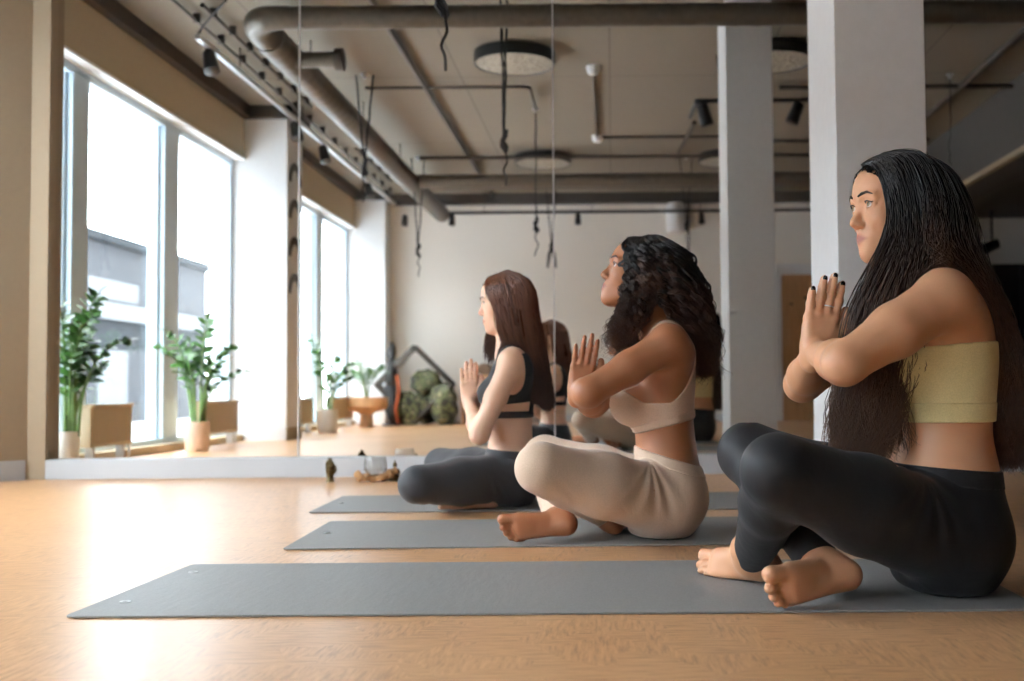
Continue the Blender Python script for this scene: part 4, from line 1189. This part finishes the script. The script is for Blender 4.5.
def woman(cfg):
    Y0 = cfg['Y0']; org = np.array([cfg['cx'], Y0, 0.])
    root = empty('person', Vector(org), label=cfg['label'], cat='person')
    Z = np.array([0, 0, 1.])
    torso = [LOFT(cfg['sections'], Y0)]
    for sg in (-1, 1):
        bx, by, bz, br = cfg['breast']; torso.append(EL((bx, Y0+sg*by, bz), (br, br*.95, br), k=.03))
        gx, gy, gz, gr = cfg['glute']; torso.append(EL((gx, Y0+sg*gy, gz), (gr, gr*.95, gr*.97), k=.04))
    shn, shf = np.array(cfg['sh_n']), np.array(cfg['sh_f'])
    # shoulder girdle, collar and neck
    nb = np.array(cfg['neck_base']); O = np.array(cfg['head']); 
    yaw, pitch = math.radians(cfg['yaw']), math.radians(cfg['pitch'])
    fwd = np.array([-math.cos(yaw)*math.cos(pitch), -math.sin(yaw)*math.cos(pitch), math.sin(pitch)])
    Rm = frame(fwd, Z); hs = cfg['head_s']
    rs = cfg.get('sh_r', .05)
    for s_ in (shn, shf):
        torso += [RC(nb-Z*.03, s_+Z*.008, .045, rs*.86, .04), RC(s_, s_+(nb-s_)*.3-Z*.04, rs, rs*.9, .03), RC(s_-Z*.03+np.array([.03, (Y0-s_[1])*.2, 0]), s_*.3+np.array([cfg['sections'][6][1]+.02, Y0, s_[2]-.14])*.7, rs*.9, .05, .04)]
    w = lambda x, y, z: O+Rm@(np.array([x, y, z])*hs)
    headP = head_prims(O, Rm, hs)
    neck = [RC(w(-.022, 0, -.05), nb+Z*.0, .050*hs, .053, .03), RC(w(.0, 0, -.085), nb+np.array([-.02, 0, -.02]), .036*hs, .046, .03)]
    armN = arm(shn, cfg['el_n'], cfg['wr_n'], cfg['arm_r']); armF = arm(shf, cfg['el_f'], cfg['wr_f'], cfg['arm_r'])
    up = np.array(cfg['hand_up']); th = np.array([1., 0, 0]); hsz = cfg['hand_s']
    hn, tipsN, ringN = hand_prims(np.array(cfg['wr_n']), up, th, np.array([0, -1., 0]), hsz)
    hf, tipsF, _ = hand_prims(np.array(cfg['wr_f']), up, th, np.array([0, 1., 0]), hsz)
    legN = leg(cfg['hip_n'], cfg['kn_n'], cfg['an_n'], cfg['leg_r']); legF = leg(cfg['hip_f'], cfg['kn_f'], cfg['an_f'], cfg['leg_r'])
    ftN = foot_prims(np.array(cfg['an_n']), cfg['foot_n'][0], cfg['foot_n'][1], 1, cfg.get('foot_s', 1.0))      # her left foot
    ftF = foot_prims(np.array(cfg['an_f']), cfg['foot_f'][0], cfg['foot_f'][1], -1, cfg.get('foot_s', 1.0))     # her right foot
    G = [(.03, torso), (.025, neck), (.02, headP), (.02, armN+hn), (.02, armF+hf), (.02, legN+ftN), (.008, legF+ftF)]
    body = Field(G)
    zf = cfg.get('floor', .0065)
    def floor_cut(P, v): return smax(v, zf-P[:, 2], .012)
    # keep the two hands apart by a fine line, and the skin flat on the mat
    V, Q = mesh_field(body, cfg['h'], post=floor_cut)
    lipc = w(.090, 0, -.0715); q = (V-lipc)@Rm/hs
    lip = np.clip(1.9-1.35*np.sqrt((q[:, 0]/.03)**2+(q[:, 1]/.023)**2+(q[:, 2]/(.0115-.012*np.minimum(1, np.abs(q[:, 1])/.03)))**2), 0, 1)*.92
    mesh_obj('body', V, Q, cfg['skin'], root, org, {'lip': lip})
    # leggings
    anN, anF = np.array(cfg['an_n']), np.array(cfg['an_f']); knN, knF = np.array(cfg['kn_n']), np.array(cfg['kn_f'])
    wb = cfg['waist']        # (x_front, z_front, x_back, z_back)
    sl = (wb[3]-wb[1])/(wb[2]-wb[0])
    ftp = [EL(p, (.001,)*3) for p in ()]
    def lower(P, v, off, extra=0):
        v = v-off
        zt = wb[1]+sl*(P[:, 0]-wb[0])
        v = np.maximum(v, np.where(P[:, 0] > wb[0]-.02, P[:, 2]-zt-extra, P[:, 2]-max(cfg['kn_n'][2], cfg['kn_f'][2])-.10))
        return smax(v, zf-P[:, 2], .01)
    wr_ = cfg.get('wrinkle', 0)
    hipN = np.array(cfg['hip_n'])
    cr = np.array(cfg['crease'])     # where the folds gather
    def legs_post(P, v):
        q = P-cr; r = np.sqrt(q[:, 0]**2+q[:, 2]**2); a = np.arctan2(q[:, 2], q[:, 0])
        dev = np.angle(np.exp(1j*(a-math.radians(cfg.get('fold_dir', -70))))); fal = np.exp(-((r-.09)/.065)**2)*(P[:, 1] < Y0+.02)*np.exp(-(dev/.75)**2)
        dsp = wr_*np.sin(a*15+r*22+np.sin(a*5)*1.1)*fal
        for kn_, hp in ((knN, hipN), (knF, np.array(cfg['hip_f']))):
            # soft folds behind the bent knee
            r2 = np.linalg.norm(P-(kn_+_n(hp-kn_)*.05-Z*.06), axis=1)
            dsp = dsp+wr_*.8*np.sin(P@np.array([120., 60, 150]))*np.exp(-(r2/.05)**2)
        return lower(P, v-dsp, .0035)
    def trousers(L, kn_, an_):
        ax = _n(an_-kn_); q = L[-1]; return L[:-1]+[CUTRC(q.a, q.b, q.ra, q.rb+.001, q.k, an_-ax*cfg.get('cuff', .012), ax)]
    low = Field([(.03, torso), (.02, trousers(legN, knN, anN)), (.008, trousers(legF, knF, anF))])
    lo = [min(cfg['kn_n'][0], cfg['kn_f'][0])-.1, cfg['kn_n'][1]-.12, -.01]; hi = [cfg['glute'][0]+cfg['glute'][3]+.05, cfg['kn_f'][1]+.12, max(wb[1], wb[3])+.05]
    V, Q = mesh_field(low, cfg['h'], post=legs_post, lo=lo, hi=hi)
    lg = mesh_obj('leggings', V, Q, cfg['pants'], root, org)
    # waistband
    def band_post(P, v):
        zt = wb[1]+sl*(P[:, 0]-wb[0]); 
        return np.maximum(v-.0052, np.maximum(P[:, 2]-zt-.001, zt-cfg.get('band', .035)-P[:, 2]))
    V, Q = mesh_field(Field([(.03, torso)]), cfg['h'], post=band_post, lo=[lo[0], Y0-.25, min(wb[1], wb[3])-.08], hi=[hi[0], Y0+.25, hi[2]])
    b_ = mesh_obj('waistband', V, Q, cfg['pants'], lg, org)
    # top
    tops = cfg['top']
    def top_post(P, v): return np.maximum(v-.004, tops(P, Y0))
    chest = Field([(.03, torso)])
    zlo, zhi = cfg['top_z']
    V, Q = mesh_field(chest, min(cfg['h'], .0035), post=top_post, lo=[cfg['cx']-.35, Y0-.26, zlo-.02], hi=[cfg['cx']+.3, Y0+.26, zhi+.03])
    tp = mesh_obj('sports_top', V, Q, cfg['top_mat'], root, org)
    if cfg.get('hem'):
        z0, z1 = cfg['hem']
        def hem_post(P, v):
            zz = P[:, 2]-cfg.get('hem_slope', 0)*(P[:, 0]-cfg['cx']); return np.maximum(v-.0062, np.maximum(z0-zz, zz-z1))
        V, Q = mesh_field(chest, min(cfg['h'], .0035), post=hem_post, lo=[cfg['cx']-.35, Y0-.26, z0-.06], hi=[cfg['cx']+.3, Y0+.26, z1+.06])
        mesh_obj('hem_band', V, Q, cfg['top_mat'], tp, org)
    face_parts(root, org, O, Rm, hs, cfg['iris'], cfg['hair_mat'], body)
    # hair
    coll = Field([(.03, torso), (.025, neck), (.02, headP[:3]+headP[3:11]), (.02, armN), (.02, armF)])
    sheets = []
    for guides, wgt, _c in cfg['hair']:
        sheets.append(([[at(u, v, Y0+dy) for (u, v, dy) in g] for g in guides], wgt))
    make_hair(root, org, sheets, coll, (O, Rm, hs), cfg['hair_mat'], core=[c for _, _, c in cfg['hair']], **cfg['hair_kw'])
    return root, org, tipsN, tipsF, ringN

def mir(g): return [(u, v, -dy) for (u, v, dy) in g]

W3 = dict(Y0=2.38, cx=.69, h=.0032, floor=.0065,
    label='woman with very long black hair in a yellow top and black leggings, nearest the camera',
    sections=[(.01, .69, .09, .13), (.11, .696, .112, .165), (.19, .692, .118, .158), (.255, .692, .114, .142), (.33, .696, .096, .122), (.40, .698, .100, .128), (.49, .698, .108, .138), (.56, .700, .098, .145), (.62, .700, .075, .13), (.665, .690, .045, .07)],
    breast=(.615, .068, .475, .062), glute=(.702, .076, .114, .106),
    sh_n=(.662, 2.225, .602), sh_f=(.662, 2.535, .602), sh_r=.052, neck_base=(.675, 2.38, .665),
    head=(.611, 2.38, .812), head_s=1.0, yaw=16, pitch=0,
    el_n=(.446, 2.145, .474), wr_n=(.430, 2.3665, .502), el_f=(.442, 2.60, .438), wr_f=(.430, 2.3935, .502), arm_r=(.056, .052, .041, .0245),
    hand_up=(.22, 0, 1), hand_s=1.0,
    hip_n=(.670, 2.285, .125), kn_n=(.312, 2.125, .272), an_n=(.298, 2.44, .062), hip_f=(.670, 2.475, .125), kn_f=(.314, 2.60, .278), an_f=(.420, 2.262, .064),
    leg_r=(.100, .090, .066, .060, .036), foot_n=((-.74, .67, -.02), (-.5, -.55, .66)), foot_f=((-.88, -.47, -.03), (-.47, .86, .18)), foot_s=1.08,
    waist=(.57, .272, .825, .250), fold_dir=-85, crease=(.61, 2.25, .26), wrinkle=.0030,
    top_z=(.35, .60), hem=(.355, .395), top_mat=cloth_material('pale_yellow_knit', (220, 206, 152), .85, sheen=.2),
    skin=skin_material('skin_tan', (200, 148, 112), (156, 92, 78)), pants=cloth_material('black_leggings', (17, 18, 23), .62, sheen=.05, spec=.4), iris=M['iris_hazel'],
    hair_mat=hair_material('black_hair', (15, 12, 11), (98, 70, 52), .38))
def top3(P, Y0):
    x, y, z = P[:, 0], P[:, 1]-Y0, P[:, 2]
    upper = .508+.014*np.clip((x-.62)/.18, -1, 1)**1
    return np.maximum(z-upper, .356-z)
W3['top'] = top3
A0 = [(864, 167, -.005), (880, 171, -.05), (893, 198, -.078), (894, 238, -.085), (868, 300, -.075), (853, 360, -.07), (843, 420, -.07), (842, 468, -.07)]
A1 = [(872, 160, -.005), (893, 165, -.062), (905, 200, -.086), (904, 245, -.095), (884, 310, -.09), (872, 370, -.085), (868, 425, -.085), (866, 466, -.085)]
A2 = [(884, 153, -.005), (908, 160, -.07), (922, 200, -.090), (926, 245, -.095), (912, 300, -.09), (897, 370, -.09), (893, 420, -.09), (893, 452, -.09)]
B0 = [(893, 151, -.005), (922, 158, -.07), (938, 200, -.088), (936, 245, -.095), (962, 275, -.05), (992, 330, -.03), (1003, 400, -.03), (1006, 462, -.03)]
B1 = [(900, 150, -.003), (938, 165, -.05), (957, 205, -.055), (964, 250, -.055), (986, 300, -.03), (1004, 350, -.0), (1012, 420, 0), (1013, 470, 0)]
B2 = [(904, 150, .0), (944, 168, .0), (964, 208, .0), (972, 255, .0), (990, 300, .02), (1006, 350, .04), (1011, 420, .04), (1010, 468, .04)]
W3['hair'] = [([A0, A1, A2], 1.3, (1, 2)), ([A2[:4]+[(930, 262, -.08), (935, 275, -.06)], B0[:4]+[(945, 268, -.06), (955, 280, -.04)]], .4, ()), ([B0, B1, B2], 1.4, (0, 1, 2)), ([mir(B0), mir(B1), B2], .6, (0, 1)), ([mir(A0), mir(A1), mir(A2)], .6, (1, 2))]
W3['hair_kw'] = dict(n_total=8500, rad=.0011, seed=3, wave=.022, thick=.009, segs=26, core_r=.022, core_h=.006)

W2 = dict(Y0=3.27, cx=.14, h=.0036, floor=.0065,
    label='woman with dark curly hair in beige top and cream leggings on the middle mat',
    sections=[(.01, .13, .085, .12), (.10, .148, .112, .165), (.17, .155, .104, .152), (.225, .157, .090, .13), (.29, .152, .086, .115), (.36, .145, .088, .12), (.43, .142, .094, .128), (.50, .145, .092, .135), (.56, .155, .072, .13), (.61, .165, .042, .07)],
    breast=(.055, .065, .385, .060), glute=(.158, .072, .112, .106),
    sh_n=(.158, 3.12, .553), sh_f=(.158, 3.42, .553), sh_r=.048, neck_base=(.150, 3.27, .615),
    head=(.078, 3.27, .762), head_s=.95, yaw=12, pitch=20,
    el_n=(-.064, 3.045, .420), wr_n=(-.100, 3.257, .418), el_f=(-.058, 3.47, .384), wr_f=(-.100, 3.283, .418), arm_r=(.050, .045, .041, .0235),
    hand_up=(.20, 0, 1), hand_s=1.02,
    hip_n=(.125, 3.18, .115), kn_n=(-.190, 2.965, .222), an_n=(-.02, 3.28, .06), hip_f=(.125, 3.36, .115), kn_f=(-.215, 3.55, .216), an_f=(-.155, 3.165, .058),
    leg_r=(.094, .084, .063, .057, .034), foot_n=((.1, 1, -.05), (-.7, .05, .7)), foot_f=((-1, -.05, -.02), (.02, 1, .15)), foot_s=.97,
    waist=(.067, .262, .25, .205), fold_dir=-80, crease=(.10, 3.15, .235), wrinkle=.0040, band=.03,
    top_z=(.32, .64), hem=(.320, .342), hem_slope=.25, top_mat=cloth_material('beige_top', (205, 174, 150), .8),
    skin=skin_material('skin_brown', (164, 108, 74), (138, 80, 66)), pants=cloth_material('cream_leggings', (200, 174, 150), .7, sheen=.3), iris=M['iris_brown'],
    hair_mat=hair_material('curly_dark_hair', (17, 13, 11), (82, 56, 42), .34))
def top2(P, Y0):
    x, y, z = P[:, 0], P[:, 1]-Y0, P[:, 2]
    ay = np.abs(y)
    lo_ = .318+.25*(x-.14)-z
    # front panel reaches higher in the middle, scoop under the arm, narrow straps over the shoulder
    side = .388+.0*x+.10*np.clip((x-.16)/.08, 0, 1)**1.5+.05*np.clip((.09-x)/.08, 0, 1)
    strap = np.maximum(np.abs(ay-.095)-.0095, z-.66)
    return np.maximum(lo_, np.minimum(z-side, np.maximum(strap, -(z-.30))))
W2['top'] = top2
a0 = [(630, 241, -.01), (633, 254, -.055), (634, 278, -.070), (632, 303, -.072), (622, 330, -.06), (617, 352, -.055)]
aw = [(632, 241, -.01), (636, 256, -.06), (634, 280, -.075), (624, 307, -.075), (613, 335, -.07), (611, 362, -.06)]
a1 = [(640, 237, -.01), (645, 254, -.07), (646, 280, -.09), (643, 303, -.09), (636, 322, -.085), (628, 342, -.08)]
b0 = [(648, 235, -.01), (656, 252, -.08), (662, 280, -.10), (666, 303, -.10), (682, 325, -.06), (690, 347, -.045), (694, 372, -.045)]
b1 = [(656, 235, -.005), (674, 251, -.06), (688, 280, -.07), (695, 310, -.06), (702, 342, -.04), (705, 376, -.03)]
b2 = [(660, 236, .0), (680, 253, .0), (694, 285, .0), (700, 315, .0), (706, 345, .0), (706, 380, .0)]
W2['hair'] = [([a0, a1], .8, (1,)), ([a1[:4], b0[:4]], .5, ()), ([b0, b1, b2], 1.9, (0, 1, 2)), ([mir(b0), mir(b1), b2], .9, (0, 1)), ([mir(a0), mir(a1)], .45, ()), ([aw, a0], .14, ())]
W2['hair_kw'] = dict(n_total=4200, rad=.0013, seed=11, curl=.0115, wave=.010, thick=.017, segs=60, core_r=.024, core_h=.008, freq=7)

W1 = dict(Y0=4.17, cx=-.38, h=.0046, floor=.0065,
    label='woman with straight brown hair in charcoal top and grey leggings on the farthest mat',
    sections=[(.01, -.385, .085, .115), (.09, -.375, .108, .155), (.16, -.376, .098, .142), (.22, -.380, .082, .118), (.30, -.378, .077, .103), (.36, -.380, .082, .110), (.43, -.380, .088, .118), (.49, -.375, .083, .122), (.545, -.362, .065, .12), (.59, -.355, .04, .065)],
    breast=(-.448, .058, .415, .046), glute=(-.375, .068, .105, .100),
    sh_n=(-.362, 4.03, .527), sh_f=(-.362, 4.31, .527), sh_r=.043, neck_base=(-.365, 4.17, .585),
    head=(-.395, 4.17, .755), head_s=.95, yaw=6, pitch=-3,
    el_n=(-.472, 3.985, .275), wr_n=(-.530, 4.157, .385), el_f=(-.490, 4.36, .30), wr_f=(-.530, 4.183, .385), arm_r=(.043, .039, .035, .0215),
    hand_up=(-.02, 0, 1), hand_s=.92,
    hip_n=(-.40, 4.09, .108), kn_n=(-.668, 3.84, .108), an_n=(-.50, 4.16, .055), hip_f=(-.40, 4.25, .108), kn_f=(-.690, 4.50, .132), an_f=(-.485, 4.13, .050),
    leg_r=(.088, .078, .060, .054, .033), foot_n=((.1, 1, -.02), (-.6, .05, .7)), foot_f=((-1, -.25, -.0), (.02, .6, 1)), foot_s=.95,
    waist=(-.465, .215, -.295, .200), crease=(-.44, 4.05, .16), wrinkle=.0026, band=.03,
    top_z=(.325, .60), hem=(.325, .345), top_mat=cloth_material('charcoal_top', (44, 45, 48), .7, sheen=.1),
    skin=skin_material('skin_light', (220, 178, 150), (182, 118, 104)), pants=cloth_material('grey_leggings', (58, 59, 62), .65, sheen=.15), iris=M['iris_brown'],
    hair_mat=hair_material('brown_hair', (112, 68, 44), (66, 42, 30), .34))
W1['an_f'] = (-.47, 4.05, .045)
def top1(P, Y0):
    x, y, z = P[:, 0], P[:, 1]-Y0, P[:, 2]
    ay = np.abs(y)
    neck = np.where(x < -.37, .478+.0*x, .56)
    strap = np.maximum(np.abs(ay-.082)-.016, z-.64)
    v = np.minimum(z-neck, np.maximum(strap, .42-z))
    hole = .052*(1-np.sqrt(((x+.362)/.050)**2+((z-.498)/.088)**2))        # arm hole
    v = np.where(ay > .062, np.maximum(v, hole), v)
    gap = np.minimum(np.minimum(.378+.10*(x+.36)-z, z-.350), np.minimum(ay-.055, x+.43))      # cut-out above the lower band
    v = np.maximum(v, gap)
    return np.maximum(v, .330-z)
W1['top'] = top1
c0 = [(490, 279, -.005), (491, 289, -.045), (498, 310, -.068), (502, 330, -.068), (510, 350, -.062), (520, 375, -.05), (531, 402, -.045)]
c1 = [(501, 272, -.008), (507, 286, -.080), (513, 310, -.078), (517, 330, -.078), (523, 352, -.065), (531, 378, -.045), (539, 405, -.045)]
c15 = [(504, 271, -.007), (518, 284, -.077), (523, 311, -.074), (526, 338, -.066), (532, 358, -.05), (538, 383, -.038), (544, 407, -.035)]
c2 = [(508, 270, -.006), (528, 284, -.066), (530, 315, -.045), (534, 340, -.045), (539, 365, -.03), (544, 388, -.02), (548, 410, -.02)]
c3 = [(510, 271, .0), (532, 287, .0), (535, 315, .0), (539, 340, .0), (543, 365, .0), (547, 388, .01), (550, 410, .01)]
f0 = [(490, 279, .005), (488, 291, .045), (492, 310, .068), (490, 328, .075), (487, 345, .085), (488, 364, .085)]
f1 = [(498, 275, .005), (500, 289, .06), (503, 310, .074), (500, 328, .08), (495, 345, .09), (494, 362, .09)]
W1['hair'] = [([c0, c1], 1.1, (1,)), ([c1, c15, c2, c3], 1.6, (0, 1, 2, 3)), ([mir(c1), mir(c2), c3], .8, (0, 1)), ([f0, f1], .16, ())]
W1['hair_kw'] = dict(n_total=5200, rad=.0015, seed=6, wave=.002, thick=.008, segs=16, core_r=.020, core_h=.008)

import time as _t
for cf, who in ((W3, 3), (W2, 2), (W1, 1)):
    _a = _t.time()
    r_, org, tN, tF, ring = woman(cf)
    if who == 3:      # dark nails with pale tips, silver ring
        for (p, dr_, nn, rr) in tN+tF:
            Rn = frame(dr_, nn)
            nl = ellipsoid_part('fingernail', p+dr_*.001+nn*rr*.62, np.array([.0066, .0052, .0030]), Rn, M['nailpolish'], r_, org, 10, label='short nail painted black')
        p, u_, wf = ring
        mb = MB(); c = p; t_ = np.cross(u_, [0, -1., 0]); nn = np.array([0, -1., 0])
        pts = [Vector(c+(t_*math.cos(a)+nn*math.sin(a))*.0102-org) for a in [2*PI*i/24 for i in range(25)]]
        mb.tube(pts, .0016, 8, cap=False); mb.build('ring', M['rail'], r_, smooth=True, label='silver finger ring')
    print('woman', who, round(_t.time()-_a, 1))
# ------------------------------------------------------------------ person in black standing far behind, seen in the mirror
def standing():
    o = np.array([1.12, -2.36, 0.]); T = lambda x, y, z: o+np.array([x, y, z])
    root = empty('person', Vector(o), label='person in black clothes standing barefoot at the far wall, mostly hidden behind the curly hair', cat='person')
    O = T(0, .02, 1.50); Rm = frame([-.3, .95, -.1], [0, 0, 1])
    torso = [RC(T(-.07, 0, .88), T(.07, 0, .88), .105, .105, .03), RC(T(0, 0, .9), T(0, 0, 1.05), .10, .095, .04, flat=(np.array([1., 0, 0]), 1.25)), RC(T(0, 0, 1.05), T(0, 0, 1.25), .095, .10, .04, flat=(np.array([1., 0, 0]), 1.4)), RC(T(-.13, 0, 1.30), T(.13, 0, 1.30), .05, .05, .04)]
    arms = []
    for s in (-1, 1):
        arms += [RC(T(.16*s, 0, 1.29), T(.20*s, .02, 1.03), .045, .038, .02), RC(T(.20*s, .02, 1.03), T(.17*s, .12, .84), .036, .026, .02), RC(T(.17*s, .12, .84), T(.165*s, .15, .77), .026, .028, .02)]
        for q in range(4): arms.append(RC(T(.165*s+(q-1.5)*.016, .155, .765), T(.163*s+(q-1.5)*.014, .165, .70-.005*abs(q-1.5)), .0085, .007, .004))
        arms.append(RC(T(.165*s-.02*s, .15, .79), T(.165*s-.035*s, .17, .735), .011, .008, .006))
    legs = []
    for s in (-1, 1):
        an = T(.09*s, 0, .07)
        legs += [RC(T(.085*s, 0, .86), T(.09*s, .01, .48), .088, .056, .03), RC(T(.09*s, .01, .48), T(.09*s, -.01, .32), .054, .054, .03), RC(T(.09*s, -.01, .32), an, .052, .034, .03)]
        legs += foot_prims(an, (-.15*s*-1, 1, -.0), (0, 0, 1), -s if s > 0 else 1, .97)
    neck = [RC(T(0, 0, 1.32), T(0, .01, 1.43), .05, .05, .03)]
    G = [(.03, torso), (.02, neck), (.02, head_prims(O, Rm, .95)), (.02, arms), (.02, legs)]
    B_ = Field(G)
    cut = lambda P, v: smax(v, .003-P[:, 2], .01)
    V, Q = mesh_field(B_, .0075, post=cut); mesh_obj('body', V, Q, W3['skin'], root, o, {'lip': np.zeros(len(V))})
    V, Q = mesh_field(Field([(.03, torso), (.02, [p for p in legs if p.b[2] > .06 and max(p.ra, p.rb) > .0335 and p.a[2] > .25])]), .0075, post=lambda P, v: np.maximum(v-.006, np.maximum(.12-P[:, 2], P[:, 2]-.98)))
    mesh_obj('trousers', V, Q, M['black_cloth'], root, o)
    V, Q = mesh_field(Field([(.03, torso), (.02, [p for p in arms if max(p.ra, p.rb) > .03])]), .0075, post=lambda P, v: np.maximum(v-.008, np.maximum(.93-P[:, 2], P[:, 2]-1.345)))
    mesh_obj('shirt', V, Q, M['black_cloth'], root, o)
    hp = [EL(O+Rm@np.array([-.02, 0, .03]), np.array([.105, .084, .088]), Rm), RC(O+Rm@np.array([-.07, 0, 0]), O+Rm@np.array([-.09, 0, -.22]), .06, .045, .03)]
    V, Q = mesh_field(Field([(.02, hp)]), .007, post=lambda P, v: np.maximum(v, (P-(O+Rm@np.array([.075, 0, .05])))@(Rm@np.array([.855, 0, -.519]))))
    mesh_obj('hair', V, Q, W1['hair_mat'], root, o, {'along': np.zeros(len(V)), 'rnd': np.full(len(V), .3)})
M['black_cloth'] = cloth_material('black_cloth', (24, 24, 26), .85)
standing()
